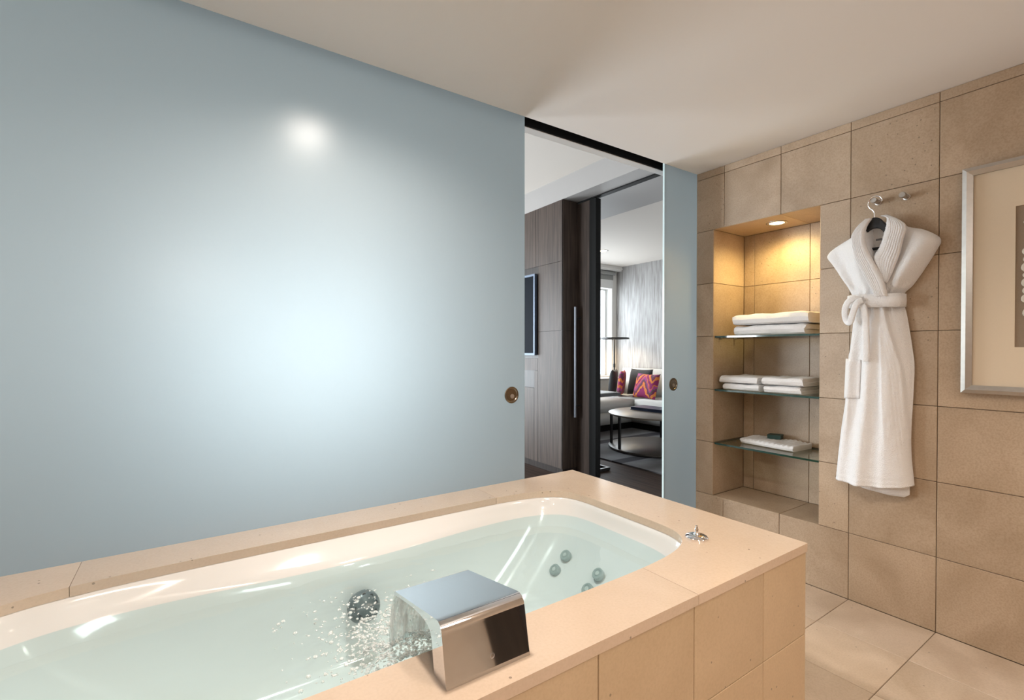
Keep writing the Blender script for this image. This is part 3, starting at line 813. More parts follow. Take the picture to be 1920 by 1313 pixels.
def towel(name, x0, x1, y0, y1, z0, hgt_, layers, seed, label, group, rot=0.0, ridge=0.0):
    """A folded terry towel: one long cloth folded to and fro, soft folds at the front and loose edges at the ends."""
    rnd = random.Random(seed); t = hgt_ / layers
    path = []
    xb = x1
    for k in range(layers):
        zc = z0 + t * (k + 0.5)
        fr = x0 + t * 0.5; bk = xb - t * 0.5
        xs = [fr + (bk - fr) * i / 10 for i in range(11)]
        if k % 2 == 1: pass
        seq = xs if k % 2 == 1 else xs[::-1]
        if k == 0: seq = xs[::-1]
        path += [(x, zc) for x in seq]
        if k < layers - 1:                       # round the fold
            end = seq[-1]; s = -1 if end < (x0 + x1) / 2 else 1
            for a in (0.25, 0.5, 0.75):
                ang = -math.pi / 2 + math.pi * a
                path.append((end + s * math.cos(ang) * t * 0.5, zc + t * 0.5 + math.sin(ang) * t * 0.5))
    n = len(path); half = t * 0.47
    ptsA, ptsB = [], []
    for i, (x, z) in enumerate(path):
        a = path[max(0, i-1)]; b = path[min(n-1, i+1)]
        d = Vector((b[0]-a[0], b[1]-a[1])).normalized(); nn = Vector((-d.y, d.x))
        ptsA.append((x + nn.x * half, z + nn.y * half)); ptsB.append((x - nn.x * half, z - nn.y * half))
    loop = ptsA + ptsB[::-1]
    bm = bmesh.new(); NYS = 90 if ridge else 22; prev = None; m = len(loop)
    cx, cy = (x0 + x1) / 2, (y0 + y1) / 2
    rings = []
    ys = [y0 + (y1 - y0) * (0.5 - 0.5 * math.cos(math.pi * (0.06 + 0.88 * j / NYS))) for j in range(NYS + 1)]
    ys = [y0 + (y1 - y0) * (y - ys[0]) / (ys[-1] - ys[0]) for y in ys]
    for j, y in enumerate(ys):
        e = min(j, NYS - j) / 3.0; sh = 0.0 if e >= 1 else (1 - e) ** 2
        ring = []
        for i, (x, z) in enumerate(loop):
            zm = z0 + hgt_ * 0.5
            layer_k = int((z - z0) / t)
            lj = (noise.noise((seed * 3.1, layer_k * 1.7, 0.5 if j < NYS / 2 else 7.5))) * 0.012 * (1 if e < 1 else 0.2)
            zz = z + 0.0045 * noise.noise((x * 14 + seed, y * 14, 0.0)) * (z - z0) / hgt_ * 1.5
            zz -= sh * (zz - z0) * 0.10
            if ridge: zz += ridge * math.sin((y - y0) * 2 * math.pi / 0.026) * (1 if z > zm else 0)
            xx = x + 0.004 * noise.noise((y * 12, z * 30, seed * 1.3)) * (1 if x < cx else 0.4)
            dx, dy = xx - cx, (y + lj) - cy
            ring.append(bm.verts.new((cx + dx * math.cos(rot) - dy * math.sin(rot), cy + dx * math.sin(rot) + dy * math.cos(rot), max(z0 + 0.0002, zz))))
        rings.append(ring)
    for A, B in zip(rings, rings[1:]):
        for i in range(m): bm.faces.new((A[i], A[(i+1) % m], B[(i+1) % m], B[i]))
    nA = len(ptsA)
    for R in (rings[0], rings[-1]):
        for i in range(nA - 1): bm.faces.new((R[i], R[i+1], R[m - 2 - i], R[m - 1 - i]))
    o = from_bm(name, bm, M['terry'], None, smooth=True)
    for f in o.data.polygons: f.use_smooth = True
    return tag(o, label, 'towel', group)
G1, G2 = 'bath towels on the top shelf', 'hand towels on the middle shelf'
towel('bath_towel', 2.548, 2.805, 1.150, 1.520, 1.2295, 0.053, 2, 1, 'lower of the two big folded white bath towels on the top shelf', G1)
towel('bath_towel', 2.540, 2.805, 1.135, 1.528, 1.2865, 0.058, 2, 2, 'upper of the two big folded white bath towels on the top shelf', G1)
towel('hand_towel', 2.553, 2.80, 1.385, 1.592, 0.9225, 0.036, 2, 3, 'lower white hand towel of the stack nearer the glass door, middle shelf', G2)
towel('hand_towel', 2.548, 2.80, 1.392, 1.604, 0.9620, 0.039, 2, 4, 'upper white hand towel of the stack nearer the glass door, middle shelf', G2)
towel('hand_towel', 2.546, 2.80, 1.165, 1.352, 0.9225, 0.038, 2, 5, 'lower white hand towel of the stack nearer the bathrobe, middle shelf', G2)
towel('hand_towel', 2.542, 2.80, 1.160, 1.362, 0.9642, 0.041, 2, 6, 'upper white hand towel of the stack nearer the bathrobe, middle shelf', G2)
towel('washcloth', 2.628, 2.815, 1.235, 1.530, 0.6135, 0.030, 2, 7, 'flat ribbed white washcloth on the bottom shelf', None, rot=-0.06, ridge=0.0026)
soap = empty('soap_box', (2.765, 1.405, 0.646), 'small dark green soap box on the white washcloth', 'soap')
bm = bmesh.new(); add_box(bm, (-0.032, -0.034, 0), (0.032, 0.034, 0.013)); bevel_all(bm, 0.003, 2)
bmesh.ops.transform(bm, matrix=Matrix.Translation((2.765, 1.405, 0.6465)) @ Matrix.Rotation(0.25, 4, 'Z'), verts=bm.verts)
from_bm('box_base', bm, M['soap'], soap, smooth=True)
bm = bmesh.new(); add_box(bm, (-0.033, -0.035, 0.0135), (0.033, 0.035, 0.022)); bevel_all(bm, 0.003, 2)
bmesh.ops.transform(bm, matrix=Matrix.Translation((2.765, 1.405, 0.6465)) @ Matrix.Rotation(0.25, 4, 'Z'), verts=bm.verts)
from_bm('lid', bm, M['soap'], soap, smooth=True)

# ---------------------------------------------------------------- pegs, hanger, bathrobe
def peg(y, z, label):
    t = empty('wall_peg', (XR, y, z), label, 'peg', 'round metal pegs on the tiled wall')
    lathe_obj('rosette', (XR - 0.0005, y, z), (-1, 0, 0), [(0.013, 0.0), (0.013, 0.003), (0.011, 0.004)], M['nickel'], t, seg=24)
    lathe_obj('post', (XR - 0.003, y, z), (-1, 0, 0), [(0.0095, 0.0), (0.0095, 0.036), (0.012, 0.040), (0.012, 0.052), (0.0105, 0.054), (0.0, 0.054)], M['nickel'], t, seg=24)
peg(0.838, 1.797, 'round metal wall peg holding the robe hanger')
peg(0.738, 1.794, 'empty round metal wall peg beside the robe hanger')

hg = empty('coat_hanger', (2.455, 0.832, 1.58), 'black wooden hanger with a chrome hook inside the robe', 'hanger')
HXc = 2.455
arch = [(0.925, 1.625), (0.905, 1.645), (0.885, 1.667), (0.866, 1.692), (0.850, 1.712), (0.832, 1.720), (0.812, 1.712), (0.797, 1.692), (0.778, 1.667), (0.758, 1.645), (0.738, 1.625)]
bm = bmesh.new(); prev = None
for y, z in smoothpath(arch, 5):
    d = abs(y - 0.832); hh = 0.044 - 0.14 * d; tx_ = 0.007 + 0.03 * d
    ring = [bm.verts.new((HXc + a * tx_, y, z + b)) for a, b in ((-1, -hh), (-1, -0.006), (-0.5, 0), (0.5, 0), (1, -0.006), (1, -hh), (0.5, -hh - 0.004), (-0.5, -hh - 0.004))]
    if prev:
        for i in range(8): bm.faces.new((prev[i], prev[(i+1) % 8], ring[(i+1) % 8], ring[i]))
    else: bm.faces.new(ring)
    prev = ring
bm.faces.new(prev)
from_bm('shoulder_arch', bm, M['hanger'], hg, smooth=True)
bm = bmesh.new(); tube(bm, [(HXc + 0.016, 0.915, 1.588), (HXc + 0.016, 0.832, 1.588), (HXc + 0.016, 0.748, 1.588)], 0.0065)
from_bm('trouser_bar', bm, M['hanger'], hg, smooth=True)
hook = [(HXc, y_, z_) for y_, z_ in ((0.832, 1.715), (0.833, 1.740), (0.839, 1.753), (0.850, 1.765), (0.856, 1.780), (0.853, 1.797), (0.843, 1.8085), (0.829, 1.8115), (0.815, 1.806), (0.807, 1.796), (0.805, 1.785))]
bm = bmesh.new(); tube(bm, smoothpath(hook, 6), 0.0024, 10)
from_bm('hook', bm, M['chrome'], hg, smooth=True)

robe = empty('bathrobe', (2.44, 0.83, 0.54), 'white terry bathrobe with shawl collar and tied belt on the tiled wall', 'bathrobe')
LT = sorted([(1.700, .868), (1.663, .912), (1.634, .975), (1.612, 1.012), (1.590, 1.030), (1.572, 1.026), (1.539, 1.004), (1.473, .966), (1.432, .942), (1.394, .925), (1.360, .918), (1.326, .921), (1.253, .922), (1.149, .932), (1.108, .938), (.93, .946), (.778, .964), (.549, .985)])
RT = sorted([(1.700, .770), (1.675, .738), (1.661, .722), (1.641, .674), (1.606, .630), (1.582, .622), (1.560, .630), (1.489, .667), (1.421, .708), (1.387, .738), (1.350, .742), (1.305, .731), (1.224, .719), (1.154, .710), (1.08, .703), (.964, .706), (.759, .712), (.56, .700)])
EDGE = sorted([(1.39, .774), (1.33, .790), (1.242, .775), (1.144, .750), (1.053, .732), (.869, .718), (.713, .704), (.55, .690)])
VL = sorted([(1.709, .850), (1.656, .858), (1.611, .853), (1.564, .838), (1.552, .828)])
VR = sorted([(1.705, .784), (1.653, .792), (1.612, .799), (1.576, .812), (1.552, .828)])
LT, RT, EDGE, VL, VR = [smoothpath(T, 10) for T in (LT, RT, EDGE, VL, VR)]
XBK = 2.498
def robe_front(y, z, u):
    """X of the front of the robe; u = 0 left edge … 1 right edge"""
    depth = interp([(0.5, 0.082), (0.9, 0.074), (1.2, 0.066), (1.36, 0.056), (1.5, 0.066), (1.62, 0.062), (1.70, 0.045)], z)
    s = (1 - abs(2 * u - 1) ** 2.6) ** 0.55 if 0 < u < 1 else 0
    d = depth * (0.12 + 0.88 * s)
    lowf = sstep(1.36, 1.05, z); upf = sstep(1.38, 1.45, z)
    # skirt folds hang from the belt, chest folds fan towards the shoulders
    d += lowf * s * (0.018 * math.sin(u * 15.0 + 1.0 + 1.2 * (1.3 - z)) * (0.5 + 0.5 * math.sin(u * 5 + 0.5)) + 0.016 * noise.noise((y * 15, z * 2.0, 4.0)))
    fan = (y - 0.83) / max(0.05, (z - 1.30))
    d += upf * s * (0.019 * math.sin(fan * 8.0 + 0.6) * sstep(0.02, 0.10, abs(y - 0.83)) + 0.010 * noise.noise((fan * 2.6, z * 4, 2.0)))
    d += upf * s * 0.013 * (1 - abs(math.sin(fan * 3.6 + 0.5))) ** 2 * sstep(1.62, 1.50, z)
    d += lowf * s * 0.012 * (1 - abs(math.sin((y - 0.83) * 26 / (1 + 0.6 * (1.3 - z)) + 0.9 + 0.7 * noise.noise((y * 5, z * 2, 8.0))))) ** 2 * sstep(0.60, 1.0, z)
    pinch = math.exp(-((z - 1.36) / 0.06) ** 2)
    d += pinch * s * 0.004 * math.sin(u * 40)
    d += 0.0016 * noise.noise((y * 60, z * 40, 1.0))
    if z < 1.38:                                   # overlapping front edge
        e = interp(EDGE, z)
        d -= 0.016 * sstep(e + 0.002, e - 0.006, y)
        for off in (0.012, 0.022, 0.032):          # stitched band beside the edge
            d -= 0.0016 * math.exp(-((y - e - off) / 0.0022) ** 2) * lowf
    if z < 0.66:                                   # hem stitching
        hz = hem(y)
        for off in (0.012, 0.020, 0.028, 0.036):
            d -= 0.0015 * math.exp(-((z - hz - off) / 0.002) ** 2)
    if z > 1.552:
        l, r = interp(VL, z), interp(VR, z)
        if r < y < l: 
            ins = sstep(0, 0.006, min(l - y, y - r)); d = d * (1 - ins) + 0.006 * ins
    return XBK - max(0.004, d)
HEM = [(.69, .588), (.735, .575), (.802, .563), (.898, .555), (.975, .557), (.99, .558)]
def hem(y): return interp(HEM, y)
NZR, NU = 190, 96
bm = bmesh.new(); front, back = [], []
for j in range(NZR + 1):
    v = j / NZR
    zt = 1.700 - (1.700 - 0.56) * v
    l, r = interp(LT, zt), interp(RT, zt)
    rf, rb = [], []
    for i in range(NU + 1):
        u = i / NU; y = l + (r - l) * u
        z = zt if zt > 0.72 else zt + (hem(y) - 0.56) * sstep(0.72, 0.56, zt)
        rf.append(bm.verts.new((robe_front(y, z, u), y, z)))
        rb.append(bm.verts.new((XBK + (0.006 if 0 < i < NU else 0.0), y, z)))
    front.append(rf); back.append(rb)
for j in range(NZR):
    for i in range(NU):
        bm.faces.new((front[j][i], front[j][i+1], front[j+1][i+1], front[j+1][i]))
        bm.faces.new((back[j][i], back[j+1][i], back[j+1][i+1], back[j][i+1]))
    for i in (0, NU): bm.faces.new((front[j][i], front[j+1][i], back[j+1][i], back[j][i]))
for j in (0, NZR):
    for i in range(NU): bm.faces.new((front[j][i], front[j][i+1], back[j][i+1], back[j][i]))
from_bm('robe_body', bm, M['terry'], robe, smooth='all')

def strip(name, rows_, lift, thick, nsub=8, ncross=44, parent=robe, mat=None, base=None, stitch=0, twist=None):
    """A soft strip of cloth lying over the robe. rows_: (inner (y,z), outer (y,z)) pairs down its length."""
    rr = smoothpath([(a[0], a[1], b[0], b[1]) for a, b in rows_], nsub)
    bm = bmesh.new(); F, B = [], []
    for k, (ya, za, yb, zb) in enumerate(rr):
        f, b = [], []
        for i in range(ncross + 1):
            u = i / ncross; y = ya + (yb - ya) * u; z = za + (zb - za) * u
            prof_ = (1 - abs(2 * u - 1) ** 4) ** 0.5
            x0 = base(y, z, k / (len(rr) - 1)) if base else 2.43
            st = 0
            if stitch: st = 0.0034 * (1 - abs(math.sin(u * math.pi * stitch))) ** 2 * (0.30 < u < 0.97)
            f.append(bm.verts.new((x0 - lift - thick * prof_ + st + 0.0015 * noise.noise((y * 40, z * 40, 5)), y, z)))
            b.append(bm.verts.new((x0 - lift * 0.2, y, z)))
        F.append(f); B.append(b)
    n = len(rr)
    for k in range(n - 1):
        for i in range(ncross):
            bm.faces.new((F[k][i], F[k][i+1], F[k+1][i+1], F[k+1][i])); bm.faces.new((B[k][i], B[k+1][i], B[k+1][i+1], B[k][i+1]))
        for i in (0, ncross): bm.faces.new((F[k][i], F[k+1][i], B[k+1][i], B[k][i]))
    for k in (0, n - 1):
        for i in range(ncross): bm.faces.new((F[k][i], F[k][i+1], B[k][i+1], B[k][i]))
    return from_bm(name, bm, mat or M['terry'], parent, smooth='all')
LC = [((.838, 1.716), (.862, 1.718)), ((.850, 1.690), (.888, 1.690)), ((.857, 1.656), (.908, 1.649)), ((.852, 1.611), (.900, 1.591)), ((.837, 1.564), (.884, 1.532)), ((.815, 1.511), (.865, 1.490)), ((.786, 1.442), (.842, 1.432)), ((.772, 1.375), (.816, 1.375))]
RC = [((.812, 1.722), (.786, 1.722)), ((.788, 1.705), (.747, 1.694)), ((.788, 1.653), (.718, 1.658)), ((.796, 1.612), (.724, 1.604)), ((.809, 1.576), (.734, 1.553)), ((.826, 1.540), (.747, 1.510)), ((.812, 1.495), (.762, 1.468)), ((.788, 1.440), (.778, 1.430))]
def chest(off):
    def f(y, z, s): return interp([(1.36, 2.436), (1.45, 2.431), (1.60, 2.430), (1.68, 2.444), (1.73, 2.462)], z) + off
    return f
cr_ = strip('collar', RC, 0.004, 0.012, base=chest(0.004), stitch=9)
cl_ = strip('collar', LC, 0.006, 0.013, base=chest(-0.006), stitch=9)
# neck tape with the woven label, inside the back of the collar
box('neck_label', (2.4885, 0.806, 1.625), (2.4900, 0.838, 1.633), M['terry_label'], robe)

# belt around the waist
bm = bmesh.new(); prev = None; first = None; NB = 72
for k in range(NB):
    a = 2 * math.pi * k / NB
    y = 0.829 + 0.097 * math.copysign(abs(math.cos(a)) ** 0.75, math.cos(a)); x = 2.468 - 0.043 * math.copysign(abs(math.sin(a)) ** 0.7, math.sin(a))
    if math.sin(a) < 0: x = 2.468 + 0.032 * abs(math.sin(a)) ** 0.7
    dz = 0.004 * (y - 0.83) / 0.1
    ring = []
    nx, ny = math.cos(a) * 0, 0
    for (t_, zz) in ((0, 1.389), (1, 1.387), (1.25, 1.36), (1, 1.333), (0, 1.331)):
        ox = -0.007 * t_ * math.sin(a); oy = 0.007 * t_ * math.cos(a)
        wob = 0.0015 * noise.noise((k * 0.35, zz * 30, 0)) + (0.0012 * math.sin(zz * 900) if 0.9 < t_ else 0)
        ring.append(bm.verts.new((x + ox + wob, y + oy, zz + dz)))
    if prev:
        for i in range(4): bm.faces.new((prev[i], prev[i+1], ring[i+1], ring[i]))
        bm.faces.new((prev[4], prev[0], ring[0], ring[4]))
    else: first = ring
    prev = ring
for i in range(4): bm.faces.new((prev[i], prev[i+1], first[i+1], first[i]))
bm.faces.new((prev[4], prev[0], first[0], first[4]))
from_bm('belt', bm, M['terry'], robe, smooth='all')

def ribbon(name, path, width, thick, parent=robe):
    """flat cloth strap along a 3D path; its width lies across the path, facing the room"""
    pts = [Vector(p) for p in smoothpath(path, 7)]; n = len(pts); bm = bmesh.new(); rings = []
    for i, p in enumerate(pts):
        t = (pts[min(i+1, n-1)] - pts[max(i-1, 0)]).normalized()
        nrm = Vector((-1, 0, 0)); w = t.cross(nrm)
        if w.length < 0.2: w = Vector((0, 1, 0))
        w.normalize(); nn = w.cross(t).normalized()
        ring = []
        for k in range(10):
            a = 2 * math.pi * k / 10; c, s = math.cos(a), math.sin(a)
            ring.append(bm.verts.new(p + w * (width / 2) * math.copysign(abs(c) ** 0.6, c) + nn * (thick / 2) * math.copysign(abs(s) ** 0.8, s)))
        rings.append(ring)
    for A, B in zip(rings, rings[1:]):
        for k in range(10): bm.faces.new((A[k], A[(k+1) % 10], B[(k+1) % 10], B[k]))
    bm.faces.new(rings[0][::-1]); bm.faces.new(rings[-1])
    return from_bm(name, bm, M['terry'], parent, smooth='all')
ribbon('belt_loop', [(2.412, .868, 1.366), (2.404, .888, 1.372), (2.402, .908, 1.362), (2.404, .921, 1.335), (2.408, .924, 1.305), (2.410, .919, 1.280), (2.404, .908, 1.269), (2.396, .897, 1.276), (2.393, .890, 1.300), (2.394, .882, 1.332), (2.398, .872, 1.355), (2.404, .855, 1.362)], 0.026, 0.010)
ribbon('belt_end', [(2.412, .862, 1.345), (2.404, .850, 1.322), (2.406, .845, 1.272), (2.405, .843, 1.216), (2.403, .841, 1.150), (2.403, .842, 1.100)], 0.026, 0.009)

# patch pocket and the longer back panel
bm = bmesh.new(); gr = []; gb = []
for j in range(17):
    v = j / 16; row, rb = [], []
    for i in range(13):
        u = i / 12
        y = (.936 + (.874 - .936) * u) * (1 - v) + (.942 + (.878 - .942) * u) * v; z = (1.110 - .004 * u) * (1 - v) + (.932 + .003 * u) * v
        uu = (interp(LT, z) - y) / (interp(LT, z) - interp(RT, z))
        x = robe_front(y, z, min(.98, max(.03, uu)))
        edge = sstep(0, 0.12, min(u, 1 - u, v * 1.2, (1 - v) * 1.2) + 0.02)
        row.append(bm.verts.new((min(x, 2.455) - 0.004 - 0.007 * edge, y, z))); rb.append(bm.verts.new((min(x, 2.455) + 0.003, y, z)))
    gr.append(row); gb.append(rb)
for j in range(16):
    for i in range(12):
        bm.faces.new((gr[j][i], gr[j][i+1], gr[j+1][i+1], gr[j+1][i])); bm.faces.new((gb[j][i], gb[j+1][i], gb[j+1][i+1], gb[j][i+1]))
    for i in (0, 12): bm.faces.new((gr[j][i], gr[j+1][i], gb[j+1][i], gb[j][i]))
for j in (0, 16):
    for i in range(12): bm.faces.new((gr[j][i], gr[j][i+1], gb[j][i+1], gb[j][i]))
from_bm('pocket', bm, M['terry'], robe, smooth='all')
BH = [(.699, .556), (.731, .532), (.775, .530), (.84, .536), (.959, .552), (.975, .556)]
bm = bmesh.new(); A_, B_ = [], []
for j in range(21):
    v = j / 20; ra, rb = [], []
    for i in range(31):
        yl_ = .948 + .018 * v; y = yl_ + (.714 - yl_) * i / 30; z = 0.80 + (interp(BH, y) - 0.80) * v
        x = 2.486 - 0.018 * v * math.sin(i / 30 * math.pi) + 0.004 * noise.noise((y * 18, z * 4, 2))
        ra.append(bm.verts.new((x, y, z))); rb.append(bm.verts.new((x + 0.006, y, z)))
    A_.append(ra); B_.append(rb)
for j in range(20):
    for i in range(30):
        bm.faces.new((A_[j][i], A_[j][i+1], A_[j+1][i+1], A_[j+1][i])); bm.faces.new((B_[j][i], B_[j+1][i], B_[j+1][i+1], B_[j][i+1]))
    for i in (0, 30): bm.faces.new((A_[j][i], A_[j+1][i], B_[j+1][i], B_[j][i]))
for j in (0, 20):
    for i in range(30): bm.faces.new((A_[j][i], A_[j][i+1], B_[j][i+1], B_[j][i]))
from_bm('back_panel', bm, M['terry'], robe, smooth='all')

# ---------------------------------------------------------------- framed art on the right wall
art = empty('framed_art', (XR, 0.24, 0.984), 'silver framed artwork of pale pebbles on taupe linen with a wide cream mat', 'picture')
AY0, AY1, AZ0, AZ1 = -0.08, 0.557, 0.984, 1.847; FW = 0.030; FX0 = XR - 0.035
def frame_bar(c0, c1, i0, i1):
    """mitred bar between outer corners c0,c1 and inner corners i0,i1 (y,z)"""
    bm = bmesh.new()
    Q = [c0, c1, i1, i0]
    mid = [((a[0] * .55 + b[0] * .45), (a[1] * .55 + b[1] * .45)) for a, b in ((c0, i0), (c1, i1))]
    bk = [bm.verts.new((XR - 0.001, y, z)) for y, z in Q]
    fo = [bm.verts.new((FX0 + 0.004, *c0)), bm.verts.new((FX0 + 0.004, *c1))]
    fm = [bm.verts.new((FX0, *mid[0])), bm.verts.new((FX0, *mid[1]))]
    fi = [bm.verts.new((FX0 + 0.012, *i0)), bm.verts.new((FX0 + 0.012, *i1))]
    bm.faces.new((bk[0], bk[1], fo[1], fo[0])); bm.faces.new((fo[0], fo[1], fm[1], fm[0])); bm.faces.new((fm[0], fm[1], fi[1], fi[0]))
    bm.faces.new((fi[0], fi[1], bk[2], bk[3])); bm.faces.new((bk[0], bk[3], bk[2], bk[1]))
    bm.faces.new((bk[0], fo[0], fm[0], fi[0], bk[3])); bm.faces.new((bk[1], bk[2], fi[1], fm[1], fo[1]))
    from_bm('frame_bar', bm, M['frame_silver'], art)
o_ = [(AY1, AZ0), (AY1, AZ1), (AY0, AZ1), (AY0, AZ0)]
i_ = [(AY1 - FW, AZ0 + FW), (AY1 - FW, AZ1 - FW), (AY0 + FW, AZ1 - FW), (AY0 + FW, AZ0 + FW)]
for k in range(4): frame_bar(o_[k], o_[(k+1) % 4], i_[k], i_[(k+1) % 4])
IY0, IY1, IZ0, IZ1 = AY0 + 0.142, 0.414, 1.160, 1.673
boxes('mat_board', [((XR - 0.016, AY0 + FW, AZ0 + FW), (XR - 0.012, IY0, AZ1 - FW)), ((XR - 0.016, IY1, AZ0 + FW), (XR - 0.012, AY1 - FW, AZ1 - FW)),
                    ((XR - 0.016, IY0, AZ0 + FW), (XR - 0.012, IY1, IZ0)), ((XR - 0.016, IY0, IZ1), (XR - 0.012, IY1, AZ1 - FW))], M['mat_board'], art)
box('linen_panel', (XR - 0.012, AY0 + FW, AZ0 + FW), (XR - 0.002, AY1 - FW, AZ1 - FW), M['linen'], art)
rnd = random.Random(3); pm = []
for k in range(4):
    bm = bmesh.new(); bmesh.ops.create_icosphere(bm, subdivisions=2, radius=1.0)
    for v in bm.verts: v.co *= 1 + 0.10 * noise.noise(v.co * 1.3 + Vector((k * 5, 0, 0)))
    for f in bm.faces: f.smooth = True
    me = bpy.data.meshes.new('pebble'); bm.to_mesh(me); bm.free(); me.materials.append(M['pebble']); pm.append(me)
for c in range(7):
    y = IY1 - 0.032 - c * 0.0405; z = IZ0 + 0.055
    while z < IZ1 - 0.045:
        r = rnd.uniform(0.007, 0.0165)
        ob = bpy.data.objects.new('pebble', rnd.choice(pm)); COL.objects.link(ob)
        ob.location = (XR - 0.0150, y + rnd.uniform(-0.004, 0.004), z + r); ob.scale = (0.0045, r, r * rnd.uniform(0.9, 1.15)); ob.rotation_euler = (rnd.uniform(-0.4, 0.4), 0, 0)
        attach(ob, art); z += 2 * r * 1.02 + (rnd.random() < 0.2) * 0.02

# ---------------------------------------------------------------- bedroom and living room beyond the doors
XW, YW, YE2 = 2.82, 3.331, 5.88                    # media wall, its end, the window wall
box('floor_bedroom', (-2.6, 1.76, -0.1), (6.3, 6.0, -0.001), M['wood_floor'], kind='structure')
box('ceiling_bedroom', (-2.6, 1.87, 2.71), (XW, 6.0, 2.82), M['paint_bed'], kind='structure')
box('ceiling_soffit', (XW, 1.87, 2.512), (3.60, 6.0, 2.82), M['paint_grey'], kind='structure')
box('ceiling_living', (3.60, 0.4, 2.57), (6.4, 6.1, 2.82), M['paint_bed'], kind='structure')
boxes('wall_bedroom_left', [((-2.80, 1.76, -0.1), (-2.6, 4.2, 2.82)), ((-2.80, 5.7, -0.1), (-2.6, 6.0, 2.82)), ((-2.80, 4.2, -0.1), (-2.6, 5.7, 0.52)), ((-2.80, 4.2, 2.28), (-2.6, 5.7, 2.82))], M['paint_room'], kind='structure')
boxes('window_3', [((-2.78, 4.2, 0.52), (-2.74, 5.7, 0.56)), ((-2.78, 4.2, 2.24), (-2.74, 5.7, 2.28)), ((-2.78, 4.2, 0.56), (-2.74, 4.24, 2.24)), ((-2.78, 5.66, 0.56), (-2.74, 5.7, 2.24))], M['white_trim'], kind='structure')
box('wall_bedroom_near', (-2.6, 1.78, -0.1), (XL - 0.12, 1.87, 2.82), M['paint_room'], kind='structure')
box('wall_pocket', (2.62, 1.745, -0.1), (3.62, 1.87, 2.82), M['paint_room'], kind='structure')
box('wall_living_near', (3.62, 0.4, -0.1), (6.4, 0.52, 2.82), M['paint_room'], kind='structure')
box('wall_living_side', (3.52, 0.52, -0.1), (3.62, 1.745, 2.82), M['paint_room'], kind='structure')
box('wall_living_right', (6.2, 0.52, -0.1), (6.4, 6.1, 2.57), M['wallpaper'], kind='structure')
# window wall with two openings
boxes('wall_window', [((-2.72, YE2, -0.1), (-0.05, 6.10, 2.82)), ((-0.05, YE2, -0.1), (2.35, 6.10, 0.10)), ((-0.05, YE2, 2.10), (2.35, 6.10, 2.82)),
                      ((2.35, YE2, -0.1), (3.60, 6.10, 2.82)), ((3.60, YE2, -0.1), (6.085, 6.10, 0.695)), ((3.60, YE2, 2.20), (6.085, 6.10, 2.57)), ((6.085, YE2, -0.1), (6.2, 6.10, 2.57))], M['paint_room'], kind='structure')
def window(name, x0, x1, z0, z1, n):
    w = 0.018; y0, y1 = 6.02, 6.06
    t = boxes(name, [((x0, y0, z0), (x1, y1, z0 + w)), ((x0, y0, z1 - w), (x1, y1, z1)), ((x0, y0, z0 + w), (x0 + w, y1, z1 - w)), ((x1 - w, y0, z0 + w), (x1, y1, z1 - w))], M['white_trim'], kind='structure')
    for k in range(n):
        a = x0 + w + (x1 - x0 - 2 * w) * k / n; b = x0 + w + (x1 - x0 - 2 * w) * (k + 1) / n
        box('pane', (a + 0.002, y0 + 0.015, z0 + w), (b - 0.002, y0 + 0.021, z1 - w), M['pane'], t)
window('window_1', -0.05, 2.35, 0.10, 2.10, 2)
window('window_2', 3.60, 6.085, 0.695, 2.20, 2)
# blind, pelmet and ledge at the living-room window
blind = empty('roller_blind', (4.85, 5.85, 2.19), 'grey roller blind pulled up over the living room window', 'blind')
box('cloth', (3.62, 5.862, 2.345), (6.10, 5.868, 2.49), M['blind'], blind)
lathe_obj('roll', (3.62, 5.83, 2.455), (1, 0, 0), [(0.030, 0.0), (0.030, 2.48)], M['blind'], blind, seg=20)
box('lower_rail', (3.62, 5.858, 2.20), (6.085, 5.870, 2.345), M['white_trim'], blind)
box('trim_3', (3.60, 5.74, 2.515), (6.2, 5.76, 2.57), M['paint_room'], kind='structure')
box('trim_4', (3.60, 5.76, 2.495), (6.2, 5.88, 2.515), M['paint_room'], kind='structure')
box('window_ledge', (3.60, 5.58, 0.0), (6.2, 5.878, 0.655), M['paint_room'], kind='structure')
box('trim_5', (3.60, 5.56, 0.655), (6.2, 5.879, 0.680), M['paint_grey'], kind='structure')

# media wall of dark oak panels
mw = box('wall_media', (XW + 0.012, YW + 0.012, 0.0), (3.0, YE2, 2.512), M['vanity'], kind='structure')
def oak(y0, y1, z0, z1): return box('panel', (XW, y0 + .0015, z0 + .0015), (XW + 0.012, y1 - .0015, z1 - .0015), M['wood'], mw, bevel=0.001)
oak(YW, 3.700, 1.323, 1.955); oak(YW, 3.742, 1.955, 2.512); oak(3.742, 4.60, 1.955, 2.512); oak(4.60, YE2, 1.955, 2.512)
oak(YW, 3.700, 0.06, 1.323); oak(3.700, YE2, 0.945, 1.065); oak(3.700, 3.762, 0.06, 0.945); oak(3.762, 4.9, 0.06, 0.775); oak(4.9, YE2, 0.06, 0.945)
box('panel', (XW + 0.0, YW, 1.3245), (3.0, YW + 0.012, 2.5105), M['wood'], mw, bevel=0.001)
box('panel', (XW + 0.0, YW, 0.06), (3.0, YW + 0.012, 1.3215), M['wood'], mw, bevel=0.001)
tv = empty('television', (2.80, 4.35, 1.09), 'flat television with a thin silver bezel set in the dark oak wall', 'television')
box('screen', (2.796, 3.735, 1.115), (2.815, 4.99, 1.865), M['tv_screen'], tv)
boxes('bezel', [((2.790, 3.715, 1.095), (2.818, 3.735, 1.885)), ((2.790, 4.99, 1.095), (2.818, 5.01, 1.885)), ((2.790, 3.735, 1.865), (2.818, 4.99, 1.885)), ((2.790, 3.735, 1.095), (2.818, 4.99, 1.115))], M['tv_edge'], tv)

